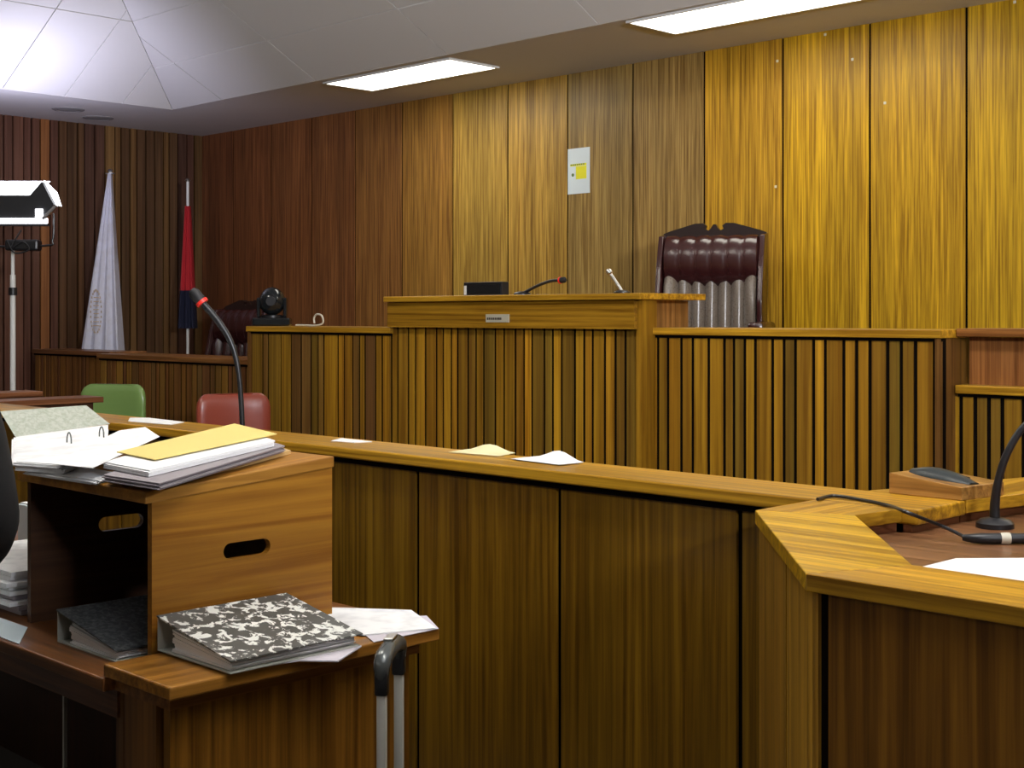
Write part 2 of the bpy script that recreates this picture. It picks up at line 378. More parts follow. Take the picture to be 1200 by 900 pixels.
for k in range(9):
    wdt = random.uniform(0.006, 0.013); m.box(q, q+wdt, 5.1925, 5.1945, 1.478, 1.490); q += wdt+0.004
link('lettering', m, 'ink', np_)
# side sections
def section(name, label, x0, x1, y, ztop, gaps, cols, depth=0.4, cap=CAPC, mat='woodx', over=0.03):
    t = thing(name, label, 'bench', ((x0+x1)/2, y+depth/2, 0))
    link('countertop', MB().box(x0, x1, y-over, y+depth, ztop-0.036, ztop, 0.004), mat, t, cap)
    link('backing', MB().box(x0+0.005, x1-0.005, y+0.001, y+0.03, 0, ztop-0.036), 'gap', t)
    link('shade_strip', MB().box(x0+0.005, x1-0.005, y-0.012, y+0.002, ztop-0.05, ztop-0.036), 'gap', t)  # dark strip drawn for the shade under the top
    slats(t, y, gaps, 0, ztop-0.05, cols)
    return t
P = 5.34
x0, x1 = onp(763, P-0.03), onp(1102, P-0.03); RX1 = x1
gR = px([1088, 1115, 1150, 1197, 1237, 1293, 1348, 1382, 1420, 1457, 1518, 1558, 1598, 1662, 1703, 1768, 1813, 1860, 1922, 1970, 2020, 2088], 400, P)
tR = section('side_bench', 'tall slatted bench section right of the nameplate bench, below the big chair', x0, x1, P, 1.441, gR, SC)
link('side_panel', MB().box(x1-0.03, x1-0.006, P-0.02, P+0.38, 0, 1.404), 'woodz', tR, BROWN)
P = 5.25
x0, x1 = onp(288, P-0.03), f0-0.002
gL = px([885, 925, 945, 990, 1025, 1060, 1095, 1120, 1140, 1190, 1212, 1242, 1265, 1285, 1322, 1345, 1372], 0, P)
gL = [x0+0.03]+gL[1:]
tL = section('side_bench', 'tall slatted bench section under the dome camera, left of the nameplate bench', x0, x1, P, 1.431, gL, SD+SC)
link('side_panel', MB().box(x0+0.006, x0+0.03, P-0.02, P+0.38, 0, 1.395), 'woodz', tL, BROWN)
# low wings
P = 5.27
x0, x1 = onp(113, P-0.03), onp(288, 5.22)-0.003
gw = [x0+0.01]
while gw[-1] < x1-0.03: gw.append(gw[-1]+random.choice([0.05, 0.065, 0.08, 0.1]))
t = section('low_bench', 'low slatted bench section running left from the dome camera bench', x0, x1, P, 1.206, gw, SR+SD, 0.4, (0.26, 0.11, 0.03))
P = 5.38
x0, x1 = onp(37, P-0.03), onp(113, 5.24)-0.003
gw = [x0+0.01]
while gw[-1] < x1-0.03: gw.append(gw[-1]+random.choice([0.05, 0.065, 0.08, 0.1]))
t = section('low_bench', 'short low slatted bench section below the white flag at far left', x0, x1, P, 1.218, gw, SR, 0.3, (0.22, 0.09, 0.03))
P = 5.46
x0, x1 = RX1+0.004, onp(1330, P)
gw = px([920, 980, 1030, 1078, 1125, 1200], 800, P)
while gw[-1] < x1-0.03: gw.append(gw[-1]+random.choice([0.08, 0.1, 0.12]))
t = section('low_bench', 'low slatted bench section at the right edge with a recessed panel above it', x0, x1, P, 1.207, gw, SC, 0.1)
link('upper_panel', MB().box(x0+0.02, x1, P+0.06, P+0.08, 1.17, 1.41), 'woodz', t, (0.33, 0.13, 0.035))
link('upper_countertop', MB().box(x0+0.0, x1, P-0.02, P+0.3, 1.412, 1.446, 0.003), 'woodx', t, (0.40, 0.16, 0.04))

# ------------------------------------------------------------------ divider (front screen)
DY = 2.79; DZ = 1.072
t = thing('divider_screen', 'long low wooden screen of wide veneer panels across the middle', 'screen', (-4.1, DY, 0))
link('countertop', MB().box(-7.0, -1.484, 2.757, 2.985, DZ-0.034, DZ, 0.005), 'woodx', t, CAPC)
link('backing', MB().box(-6.95, -1.6, DY+0.004, DY+0.03, 0, DZ-0.034), 'gap', t)
link('end_face', MB().box(-1.52, -1.5, 2.762, 2.984, 0, DZ-0.034), 'woody', t, MAHOG)
link('rear_panel', MB().box(-6.95, -1.53, 2.94, 2.955, 0, DZ-0.034), 'woodz', t, BROWN)
link('shade_strip', MB().box(-6.95, -1.72, DY-0.012, DY+0.004, DZ-0.052, DZ-0.034), 'gap', t)  # dark strip standing in for the shade below the cap
dj = [onp(x, DY-0.005)-0.004 for x in (490, 656, 868)]
st = (dj[2]-dj[0])/2
js = [dj[0]-st*k for k in range(6, 0, -1)]+dj+[-1.62]
for a, b in zip(js, js[1:]):
    a = max(a, -6.95)
    if b-a < 0.02: continue
    link('panel', MB().box(a+0.009, b-0.009, DY-0.005, DY+0.005, 0, DZ-0.05), 'woodz', t, vary((0.20, 0.10, 0.005), 0.07))
# ------------------------------------------------------------------ right hand desk (enclosure)
A_ = [(-1.74, 2.985), (-1.74, 2.51), (-1.252, 1.952), (1.2, 1.952)]
t = thing('witness_desk', 'angled wooden desk enclosure in the right foreground with a sunken top', 'desk', (-0.6, 2.6, 0))
zt, zb = DZ, DZ-0.030
capm = [('countertop', [(-1.74, 2.51), (-1.252, 1.952), (-1.165, 2.148), (-1.545, 2.60)], GOLD, 'woodx'),
        ('countertop', [(-1.252, 1.952), (1.2, 1.952), (1.2, 2.148), (-1.165, 2.148)], CAPC, 'woodx'),
        ('countertop', [(-1.74, 2.51), (-1.545, 2.60), (-1.520, 2.755), (-1.74, 2.755)], CAPC, 'woody'),
        ('countertop', [(-1.739, 2.987), (-1.483, 2.987), (-1.36, 3.62), (-1.55, 3.66)], CAPC, 'woody')]
for nm, pl, c, mt in capm: link(nm, MB().prism(pl, zb, zt, 0.002), mt, t, c)
ch0, ch1 = Vector((-1.728, 2.508)), Vector((-1.236, 1.968))
dv = (ch1-ch0); L_ = dv.length; dv.normalize(); nv = Vector((-dv.y, dv.x))
if nv.y < 0: nv = -nv
def chamfer(a, b, d0, d1):
    p = ch0+dv*a; q = ch0+dv*b
    return [tuple(p+nv*d0), tuple(q+nv*d0), tuple(q+nv*d1), tuple(p+nv*d1)]
link('panel', MB().prism(chamfer(0.0, L_*0.52-0.006, 0, 0.02), 0, zb), 'woodz', t, (0.34, 0.175, 0.016))
link('panel', MB().prism(chamfer(L_*0.52+0.005, L_-0.012, 0, 0.02), 0, zb), 'woodz', t, (0.40, 0.21, 0.018))
link('backing', MB().prism(chamfer(0.02, L_-0.02, 0.005, 0.03), 0, zb), 'gap', t)
link('panel', MB().box(ch1.x+0.014, 1.2, 1.973, 1.998, 0, zb), 'woodz', t, (0.27, 0.115, 0.010))
link('backing', MB().prism([(ch1.x-0.002, 1.977), (1.2, 1.977), (1.2, 2.02), (ch1.x+0.02, 2.02)], 0, zb), 'gap', t)
link('inner_panel', MB().prism([(-1.725, 2.53), (-1.70, 2.53), (-1.70, 2.75), (-1.725, 2.75)], 0, zb), 'woodz', t, BROWN)
link('inner_panel', MB().prism([(-1.565, 2.61), (-1.56, 2.61), (-1.53, 2.75), (-1.54, 2.75)], 1.0, zb), 'woody', t, MAHOG)
link('inner_panel', MB().prism([(-1.53, 2.99), (-1.50, 2.99), (-1.39, 3.6), (-1.42, 3.6)], 0, zb), 'woody', t, MAHOG)
link('writing_surface', MB().prism([(-1.20, 2.12), (1.2, 2.12), (1.2, 3.55), (-1.41, 3.55), (-1.498, 2.99), (-1.498, 2.76), (-1.53, 2.75), (-1.575, 2.59)], 0.995, 1.02), 'woodx', t, (0.22, 0.10, 0.045))
# ------------------------------------------------------------------ left foreground table
TZ = 0.72
t = thing('counsel_table', 'polished wooden table in the left foreground with wide end panel', 'table', (-3.4, 1.85, 0))
link('tabletop', MB().box(-5.4, -2.692, 1.462, 2.30, TZ-0.03, TZ, 0.004), 'woodx', t, (0.20, 0.075, 0.02))
link('raised_end_slab', MB().box(-2.70, -2.43, 1.466, 2.2, 0.722, 0.75, 0.004), 'woody', t, (0.30, 0.13, 0.02))
link('under_slab', MB().box(-2.70, -2.47, 1.49, 2.17, 0.69, 0.7225), 'woody', t, (0.20, 0.08, 0.02))
link('end_panel', MB().box(-2.51, -2.485, 1.50, 2.15, 0.0, 0.69), 'woodz', t, (0.19, 0.08, 0.008))
link('post', MB().box(onp(147, 1.5), -2.535, 1.497, 1.53, 0, 0.69), 'woodz', t, (0.20, 0.085, 0.02))
link('post', MB().box(onp(138, 1.51), onp(146, 1.51), 1.507, 1.53, 0, 0.69), 'woodz', t, (0.16, 0.07, 0.02))
link('post_gap', MB().box(-2.536, -2.51, 1.52, 1.54, 0, 0.69), 'gap', t)
link('apron', MB().box(-5.35, onp(138, 1.5)-0.002, 1.50, 1.52, 0.625, 0.69), 'woodx', t, (0.13, 0.05, 0.02))
link('rear_panel', MB().box(-5.35, -2.515, 2.12, 2.14, 0.0, 0.69), 'woodz', t, (0.03, 0.012, 0.006))  # nearly black tint holds the shade of the kneehole
link('leg', MB().box(-3.038, -3.030, 1.545, 1.553, 0, 0.69), 'alu', t)
link('leg', MB().box(-5.35, -5.30, 1.50, 1.55, 0, 0.625), 'woodz', t, (0.13, 0.05, 0.02))
# ------------------------------------------------------------------ open fronted wooden box
BX0, BX1, BY0, BY1 = -3.325, -2.72, 1.596, 2.10
zf, zr = 1.082, 1.122      # underside of the lid, front and rear
t = thing('document_box', 'open-fronted wooden box with oval hand holes, files lying on its lid', 'box', (-3.02, 1.85, TZ))
def side_with_hole(xa, xb, col):
    m = MB(); bm = m.bm; hy0, hy1, hz0, hz1 = 1.783, 1.915, 0.930, 0.968; r = (hz1-hz0)/2; n = 8
    hole = [(hy1-r+r*math.cos(a), (hz0+hz1)/2+r*math.sin(a)) for a in [(-PI/2)+PI*k/n for k in range(n+1)]]
    hole += [(hy0+r+r*math.cos(a), (hz0+hz1)/2+r*math.sin(a)) for a in [(PI/2)+PI*k/n for k in range(n+1)]]
    cy, cz = (hy0+hy1)/2, (hz0+hz1)/2; out = []
    for (yy, zz) in hole:
        dy, dz = yy-cy, zz-cz
        tt = 1e9
        if dy > 0: tt = min(tt, (BY1-cy)/dy)
        if dy < 0: tt = min(tt, (BY0-cy)/dy)
        if dz < 0: tt = min(tt, (TZ-cz)/dz)
        if dz > 0:
            # sloping lid line z = zf + s*(y-BY0)
            sl = (zr-zf)/(BY1-BY0); tt = min(tt, (zf+sl*(cy-BY0)-cz)/(dz-sl*dy))
        out.append((cy+dy*tt, cz+dz*tt))
    corners = [(BY0, TZ), (BY1, TZ), (BY1, zr), (BY0, zf)]
    n_ = len(hole)
    V = {}
    for side, x in enumerate((xa, xb)):
        V[side, 'h'] = [bm.verts.new((x, a, b)) for a, b in hole]; V[side, 'o'] = [bm.verts.new((x, a, b)) for a, b in out]
        V[side, 'c'] = [bm.verts.new((x, a, b)) for a, b in corners]
        def edge_of(pt):
            a, b = pt
            if abs(b-TZ) < 1e-6: return 0
            if abs(a-BY1) < 1e-6: return 1
            if abs(a-BY0) < 1e-6: return 3
            return 2
        E = [edge_of(p) for p in out]
        for i in range(n_):
            j = (i+1) % n_; h, o = V[side, 'h'], V[side, 'o']
            if E[i] == E[j]: bm.faces.new((h[i], h[j], o[j], o[i]))
            else:
                e = E[i]; cs = []
                while e != E[j]: e = (e+1) % 4; cs.append(V[side, 'c'][e])
                bm.faces.new([h[i], h[j], o[j]]+cs[::-1]+[o[i]])
    for i in range(n_):
        j = (i+1) % n_
        bm.faces.new((V[0, 'h'][i], V[0, 'h'][j], V[1, 'h'][j], V[1, 'h'][i]))
    for i in range(4):
        j = (i+1) % 4
        idx = [k for k in range(n_) if E[k] == i]
        pa = [V[0, 'c'][i], V[0, 'c'][j]]; pb = [V[1, 'c'][j], V[1, 'c'][i]]
        bm.faces.new(pa+pb)
    return m
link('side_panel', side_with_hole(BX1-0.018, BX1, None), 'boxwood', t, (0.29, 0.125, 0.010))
link('side_panel', side_with_hole(BX0, BX0+0.018, None), 'boxwood', t, (0.06, 0.024, 0.008))  # far side and back tinted dark for the shade inside the box
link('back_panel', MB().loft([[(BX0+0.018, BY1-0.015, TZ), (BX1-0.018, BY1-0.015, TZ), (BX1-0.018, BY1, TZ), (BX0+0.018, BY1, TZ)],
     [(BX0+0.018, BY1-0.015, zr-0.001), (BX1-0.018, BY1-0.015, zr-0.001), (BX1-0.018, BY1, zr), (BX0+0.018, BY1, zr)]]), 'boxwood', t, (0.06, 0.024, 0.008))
sl = (zr-zf)/(BY1-BY0)
def lidz(y, h=0): return zf+sl*(y-BY0)+0.027+h
ya, yb = BY0-0.018, BY1+0.004
link('lid', MB().loft([[(BX0-0.02, ya, lidz(ya)-0.027), (BX1+0.004, ya, lidz(ya)-0.027), (BX1+0.004, yb, lidz(yb)-0.027), (BX0-0.02, yb, lidz(yb)-0.027)],
     [(BX0-0.02, ya, lidz(ya)), (BX1+0.004, ya, lidz(ya)), (BX1+0.004, yb, lidz(yb)), (BX0-0.02, yb, lidz(yb))]], 0.003), 'boxwood', t, (0.36, 0.165, 0.022))
def onlid(x, y, h):        # bearing met on the sloping lid, h above it
    a = (x-600)/F; b = (y-370)/F; k = ST*a+CT; z0 = lidz(0, h)
    Y = (EYE-z0)/(b+sl*k); X = a*Y
    return Vector((CT*X-ST*Y, ST*X+CT*Y, EYE-b*Y))
def sheet_stack(name, corners, h0, h1, mat, label, cat='paper', n=1, jit=0.004, group=None):
    """sheets lying on the lid: quad corners are bearings at the top, piled from h0 to h1"""
    base = [onlid(x, y, h1) for x, y in corners]
    m = MB()
    for k in range(n):
        a = h0+(h1-h0)*k/n; b = h0+(h1-h0)*(k+0.8)/n
        dx, dy = random.uniform(-jit, jit), random.uniform(-jit, jit)
        lo = [(p.x+dx, p.y+dy, lidz(p.y, a)) for p in base]; hi = [(p.x+dx, p.y+dy, lidz(p.y, b)) for p in base]
        m.loft([lo, hi])
    o = link(name, m, mat); tag(o, label, cat, group); return o
# files on the lid, from the bottom up
r = sheet_stack('folder', [(142, 555), (190, 567), (342, 527), (290, 508)], 0.001, 0.012, 'browncard', 'brown card folder with tied edge at the bottom of the pile on the box', 'folder')
sheet_stack('paper_stack', [(120, 556), (185, 566), (332, 522), (268, 502)], 0.013, 0.030, 'greypaper', 'thick stack of greyish sheets under the yellow folder', n=7, jit=0.006)
sheet_stack('paper_stack', [(122, 541), (175, 551), (322, 516), (268, 498)], 0.031, 0.046, 'paper', 'white pages directly beneath the yellow folder', n=4, jit=0.003)
sheet_stack('folder', [(137, 529), (182, 538), (325, 508), (275, 496)], 0.0485, 0.051, 'manila', 'yellow manila folder topmost of the pile on the box', 'folder')
def lid_quad(x0, x1, y0, y1, rot=0):
    cx, cy = (x0+x1)/2, (y0+y1)/2; c, s_ = math.cos(rot), math.sin(rot)
    return [(cx+(a-cx)*c-(b-cy)*s_, cy+(a-cx)*s_+(b-cy)*c) for a, b in ((x0, y0), (x1, y0), (x1, y1), (x0, y1))]
def lid_slab(name, q, h0, h1, mat, parent=None):
    return link(name, MB().loft([[(x, y, lidz(y, h0)) for x, y in q], [(x, y, lidz(y, h1)) for x, y in q]]), mat, parent)
# open ring binder
t = thing('ring_binder', 'open ring binder with two arched rings and a raised grey-green cover', 'binder', (-3.2, 1.8, lidz(1.8)))
pa = [onlid(x, y, 0.035) for x, y in [(18, 541), (74, 545), (124, 524), (126, 498), (18, 512)]]
m = MB()
for k in range(9):
    h0 = 0.013+k*0.0026; d = random.uniform(-0.008, 0.004)
    m.loft([[(p.x+d, p.y+d, lidz(p.y, h0)) for p in pa], [(p.x+d, p.y+d, lidz(p.y, h0+0.0022)) for p in pa]])
link('page_block', m, 'typed', t)
pc = [onlid(18, 512, 0.036), onlid(128, 497, 0.036)]
Yc = [-ST*p.x+CT*p.y for p in pc]
c0, c1 = pc
tp0 = ond(0, 482, Yc[0]+0.06); tp1 = ond(100, 475, Yc[1]+0.05)
link('cover', MB().loft([[c0, c1, tp1, tp0], [c0+Vector((-.002, .004, 0)), c1+Vector((-.002, .004, 0)), tp1+Vector((-.002, .004, 0)), tp0+Vector((-.002, .004, 0))]]), 'greycard', t)
for rx in (81, 119):
    ry = 520 if rx == 81 else 513
    b = onlid(rx, ry, 0.034); e = Vector((0.022, -0.003, 0)); R_ = []
    for k in range(9):
        a = PI*k/8; R_.append(b-e*math.cos(a)*0.8+Vector((0, 0, 0.030*math.sin(a)+0.0)))
    R_[0].z -= 0.02; R_[-1].z -= 0.02
    link('ring', MB().tube(R_, 0.0020, 6, 2), 'grip', t, smooth=True)
pg = [onlid(x, y, 0.016) for x, y in [(128, 530), (150, 524), (190, 512), (170, 504)]]
o = link('loose_pages', MB().poly([onlid(x, y, 0.0465) for x, y in [(60, 544), (108, 549), (187, 512), (170, 501), (140, 505)]], 0.0015), 'typed'); tag(o, 'loose white typed pages between the open binder and yellow folder', 'paper')
sheet_stack('paper_stack', [(32, 551), (112, 563), (138, 555), (66, 540)], 0.0005, 0.012, 'paper', 'untidy white sheets at the front edge of the box lid', n=6, jit=0.010)
# ------------------------------------------------------------------ lever arch files
def lever_file(loc, label, cov, L=0.33, wdt=0.287, h=0.076, h2=0.026, rz=0):
    t = thing('lever_arch_file', label, 'file', loc, rz)
    def prof(pts, y0, y1): return MB().loft([[(x, y0, z) for x, z in pts], [(x, y1, z) for x, z in pts]])
    link('bottom_cover', prof([(0, 0), (wdt, 0), (wdt, 0.003), (0, 0.003)], 0, L), 'spine', t, local=True)
    link('spine', prof([(0, 0.003), (0.003, 0.003), (0.003, h), (0, h)], 0, L), 'spine', t, local=True)
    link('top_cover', prof([(0, h), (0.004, h-0.001), (wdt+0.006, h2), (wdt+0.006, h2+0.003), (0.002, h+0.003)], -0.003, L+0.003), cov, t, local=True)
    m = MB()
    for k in range(10):
        f = k/10; x0 = 0.045+random.uniform(0, 0.012); x1 = wdt-0.006+random.uniform(-0.008, 0.004)
        def zz(x, g_): top = h+(h2-h)*x/wdt-0.003; lo = 0.004; return lo+(top-lo)*0.92*g_
        g0, g1 = f, f+0.085; yy = 0.008+random.uniform(-0.004, 0.004)
        m.loft([[(x0, yy, zz(x0, g0)*0.9), (x1, yy, zz(x1, g0)), (x1, yy, zz(x1, g1)), (x0, yy, zz(x0, g1)*0.9)],
                [(x0, L-0.01, zz(x0, g0)*0.9), (x1, L-0.01, zz(x1, g0)), (x1, L-0.01, zz(x1, g1)), (x0, L-0.01, zz(x0, g1)*0.9)]])
    link('page_block', m, 'paper', t, local=True)
    return t
lever_file((-2.703, 1.600, 0.7545), 'lever arch file with bold black and white marbled cover on the table end', 'marble', L=0.345)
lever_file((-3.07, 1.548, 0.7205), 'lever arch file with dark speckled cover lying inside the wooden box', 'speckle', wdt=0.275)
o = link('loose_pages', MB().poly([onz(x, y, 0.751) for x, y in [(300, 783), (351, 775), (396, 776), (424, 758), (330, 745)]], 0.003), 'lilac'); tag(o, 'lilac sheets poking out beneath the marbled file', 'paper')
o = link('loose_pages', MB().poly([onz(x, y, 0.751) for x, y in [(405, 726), (500, 722), (514, 737), (438, 753)]], 0.0015), 'lilac'); tag(o, 'lower grey-white sheet on the table end right of the marbled file', 'paper')
o = link('loose_pages', MB().poly([onz(x, y, 0.7535) for x, y in [(388, 713), (482, 716), (511, 737), (425, 745), (372, 738)]], 0.003), 'typed'); tag(o, 'white page on top of the sheet right of the marbled file', 'paper')
# stack and bits at the far left of the table
t = thing('paper_stack', 'rough stack of white and dark-edged papers left of the wooden box', 'paper', (-3.68, 1.78, TZ))
for k in range(9):
    a = random.uniform(-0.02, 0.02); b = random.uniform(-0.02, 0.02)
    link('sheets', MB().box(-3.90+a, -3.42+a, 1.60+b, 1.95+b, TZ+0.001+k*0.0125, TZ+0.001+k*0.0125+0.0105), 'greypaper' if k in (0, 1, 3) else 'typed', t)
o = link('loose_pages', MB().poly([(-3.7, 1.472, TZ+0.0005), (-3.11, 1.472, TZ+0.0005), (-3.26, 1.565, TZ+0.0005), (-3.8, 1.565, TZ+0.0005)], 0.002), 'bluepaper_glare'); tag(o, 'bluish white patch for the lamp glare along the table edge in front of the box', 'paper')  # thin pale sheet stands in for the lamp's reflection in the varnish
t = thing('upright_file', 'pale blue file standing at far left behind the stack of papers', 'file', (-4.05, 2.05, TZ))
link('cover', MB().box(-4.30, -3.86, 2.03, 2.075, TZ+0.0005, TZ+0.165, 0.003), 'bluepaper_glare', t)
link('pages', MB().box(-4.29, -3.87, 2.035, 2.07, TZ+0.165, TZ+0.170), 'paper', t)

# ------------------------------------------------------------------ papers on the divider
def flat(name, pts, mat, label, lift=0.0005, th=0.002):
    o = link(name, MB().poly([onz(x, y, DZ+lift) for x, y in pts], th), mat); tag(o, label, 'paper'); return o
def curl_sheet(name, pts, mat, label, rise, lift=0.0005):
    """a sheet with one raised edge, from a grid between four corners"""
    c = [onz(x, y, DZ+lift) for x, y in pts]; m = MB(); n = 8; rows = []
    for i in range(n+1):
        u = i/n; row = []
        for j in range(n+1):
            v = j/n; p = (c[0]*(1-u)+c[1]*u)*(1-v)+(c[3]*(1-u)+c[2]*u)*v
            p = p+Vector((0, 0, rise*math.sin(PI*u)**2*v*v)); row.append(p)
        rows.append(row)
    for k in (0, 0.0012):
        vs_ = [[m.bm.verts.new(p+Vector((0, 0, k))) for p in r] for r in rows]
        for i in range(n):
            for j in range(n): m.bm.faces.new((vs_[i][j], vs_[i+1][j], vs_[i+1][j+1], vs_[i][j+1]))
    o = link(name, m, mat, smooth=True); tag(o, label, 'paper'); return o
flat('loose_pages', [(150, 494), (200, 498), (216, 495), (175, 490), (152, 490)], 'paper', 'white sheets lying on the screen top in front of the green chair')
flat('loose_pages', [(388, 517), (415, 519), (436, 518), (400, 514)], 'paper', 'small white sheet on the screen top below the dome camera bench')
curl_sheet('loose_pages', [(525, 530), (585, 535), (604, 531), (545, 527)], 'cream', 'cream paper curling up on the screen top', 0.022)
curl_sheet('loose_pages', [(598, 538), (655, 545), (684, 542), (628, 535)], 'paper', 'white sheets curling up on the screen top right of the cream paper', 0.025, 0.003)
# right desk: paper, block, microphone, cable
o = link('loose_pages', MB().poly([onz(x, y, 1.0205) for x, y in [(1080, 666), (1120, 656), (1290, 655), (1290, 720), (1150, 690)]], 0.003), 'paper'); tag(o, 'white pages lying on the sunken top of the right desk', 'paper')
t = thing('wooden_block', 'small sloping wooden block on the right desk carrying a dark handset', 'block', (-1.58, 3.05, DZ))
bq = [(-1.676, 2.976), (-1.487, 2.971), (-1.464, 3.14), (-1.655, 3.145)]
zs_ = [1.122, 1.103, 1.103, 1.122]
link('body', MB().loft([[(x, y, DZ) for x, y in bq], [(x, y, z) for (x, y), z in zip(bq, zs_)]], 0.002), 'woodx', t, (0.40, 0.20, 0.05))
t = thing('handset', 'dark grey rounded handset lying on the small wooden block', 'handset', (-1.56, 3.06, 1.105))
m = MB(); n = 14; rings = []
ax = Vector((0.16, -0.01, -0.016)); ay = Vector((0.02, 0.045, 0)); base = Vector((-1.648, 3.045, 1.1205))
for i in range(11):
    u = i/10; wv = math.sin(PI*min(max(u, 0.04), 0.96))**0.45; hh = 0.024*math.sin(PI*min(max(u, 0.05), 0.95))**0.6*(1.15-0.6*u)
    c_ = base+ax*u
    rings.append([c_+ay*wv*math.cos(2*PI*k/n)*0.75+Vector((0, 0, max(0, hh*math.sin(2*PI*k/n)))) for k in range(n)])
m.loft(rings); link('shell', m, 'teal', t, smooth=True)
link('seam', MB().tube([base+ax*0.2+ay*0.5+Vector((0, 0, 0.014)), base+ax*0.8+ay*0.5+Vector((0, 0, 0.008))], 0.0012, 6, 1), 'black', t)

def gooseneck(name, label, base, pts, r, headr, head_len, ringpos='red', base_r=0.0, base_h=0.0, head_r2=None, mat='black', headmat='blackrubber'):
    t = thing(name, label, 'microphone', base)
    if base_r:
        link('base', MB().lathe(base.x, base.y, [(base_r, base.z), (base_r, base.z+base_h*0.6), (base_r*0.8, base.z+base_h), (base_r*0.35, base.z+base_h*1.3)], 20), 'black', t, smooth=True)
    link('stem', MB().tube(pts, r, 10, 8), mat, t, smooth=True)
    d = (Vector(pts[-1])-Vector(pts[-2])).normalized(); e = Vector(pts[-1])
    if ringpos:
        link('ring', MB().tube([e, e+d*head_len*0.2], headr*1.12, 14, 1), 'red', t, smooth=True)
    link('head', MB().tube([e+d*head_len*0.18, e+d*head_len*0.25, e+d*head_len*0.8, e+d*head_len], [headr*0.95, headr, headr, headr*0.6], 14, 1), headmat, t, smooth=True)
    return t
# microphone of the right desk
bp_ = onz(1166, 618, 1.0205)
Yb = -ST*bp_.x+CT*bp_.y
gooseneck('gooseneck_microphone', 'black gooseneck microphone on a round foot at the right edge', bp_,
          [bp_+Vector((0, 0, 0.02)), ond(1166, 590, Yb), ond(1170, 563, Yb-0.01), ond(1180, 532, Yb-0.02), ond(1200, 500, Yb-0.03), ond(1232, 478, Yb-0.05)], [0.012, 0.011, 0.009, 0.0085, 0.008, 0.008], 0.013, 0.07, 'red', 0.042, 0.018)
t = thing('cable_connector', 'black cable plug with a pale ring lying beside the right microphone', 'connector', onz(1170, 628, 1.0205))
cc = [onz(1128, 630, 1.032), onz(1150, 631, 1.032), onz(1215, 631, 1.032)]
link('body', MB().tube(cc, [0.006, 0.0115, 0.0115], 12, 4), 'black', t, smooth=True)
pr = onz(1172, 631, 1.032); dd = (cc[2]-cc[1]).normalized()
link('ring', MB().tube([pr, pr+dd*0.02], 0.0125, 14, 1), 'cream_plastic', t, smooth=True)
cp = [(onz(1130, 629, 1.030)), onz(1105, 617, 1.045), onz(1062, 600, DZ+0.010), onz(1040, 592, DZ+0.005), onz(1000, 584, DZ+0.005), onz(975, 581, DZ+0.005), onz(958, 585, DZ+0.005)]
o = link('cable', MB().tube(cp, 0.004, 8, 8), 'black', smooth=True); tag(o, 'thin black cable trailing over the right desk edge', 'cable')
# big foreground microphone behind the box
Ym = 3.92
b0 = ond(286, 560, Ym); b0 = Vector((b0.x, b0.y, TZ))
pts = [b0+Vector((0, 0, 0.02)), ond(285, 560, Ym), ond(284, 500, Ym), ond(280, 440, Ym), ond(272, 405, Ym), ond(258, 380, Ym), ond(238, 356, Ym)]
b0 = Vector((b0.x, b0.y, TZ))
o = gooseneck('gooseneck_microphone', 'tall black gooseneck microphone with a red ring rising behind the wooden box', b0,
          pts, [0.009, 0.009, 0.0075, 0.0075, 0.0085, 0.010, 0.010], 0.0165, 0.052, 'red', 0.05, 0.02)
# ------------------------------------------------------------------ bench-top objects
BT = 1.6125
t = thing('black_screen', 'small black screen box standing on the central bench top', 'screen', (0, 0, 0))
xa, xb = onp(543, 5.5), onp(588, 5.5)
t.location = ((xa+xb)/2, 5.5, BT)
ztop_ = EYE+(370-331)*(-ST*xa+CT*5.5)/F
link('housing', MB().box(xa, xb, 5.5, 5.56, BT, ztop_, 0.004), 'black', t)
link('bezel', MB().box(xa+0.012, xa+0.028, 5.494, 5.5005, BT+0.01, ztop_-0.02), 'whitemetal', t)
link('face', MB().box(xa+0.035, xb-0.012, 5.495, 5.5005, BT+0.015, ztop_-0.015), 'gloss', t)
def at_p(x, y, p):
    s_ = onp(x, p); Y = -ST*s_+CT*p; return Vector((s_, p, EYE-(y-370)*Y/F))
b = at_p(612, 344, 5.5); b.z = BT
gooseneck('gooseneck_microphone', 'low black microphone with red ring on the central bench beside the screen', b,
          [b+Vector((0, 0, 0.012)), at_p(618, 341, 5.5), at_p(632, 334, 5.5), at_p(645, 329.5, 5.5), at_p(656, 328.5, 5.5)], 0.009, 0.017, 0.045, 'red', 0.05, 0.02)
b = at_p(729, 343, 5.5); b.z = BT
gooseneck('gooseneck_microphone', 'short silvery microphone leaning left at the right end of the central bench', b,
          [b+Vector((0, 0, 0.012)), at_p(726, 337, 5.5), at_p(716, 322, 5.5)], 0.010, 0.017, 0.035, None, 0.045, 0.018, mat='chrome', headmat='chrome')
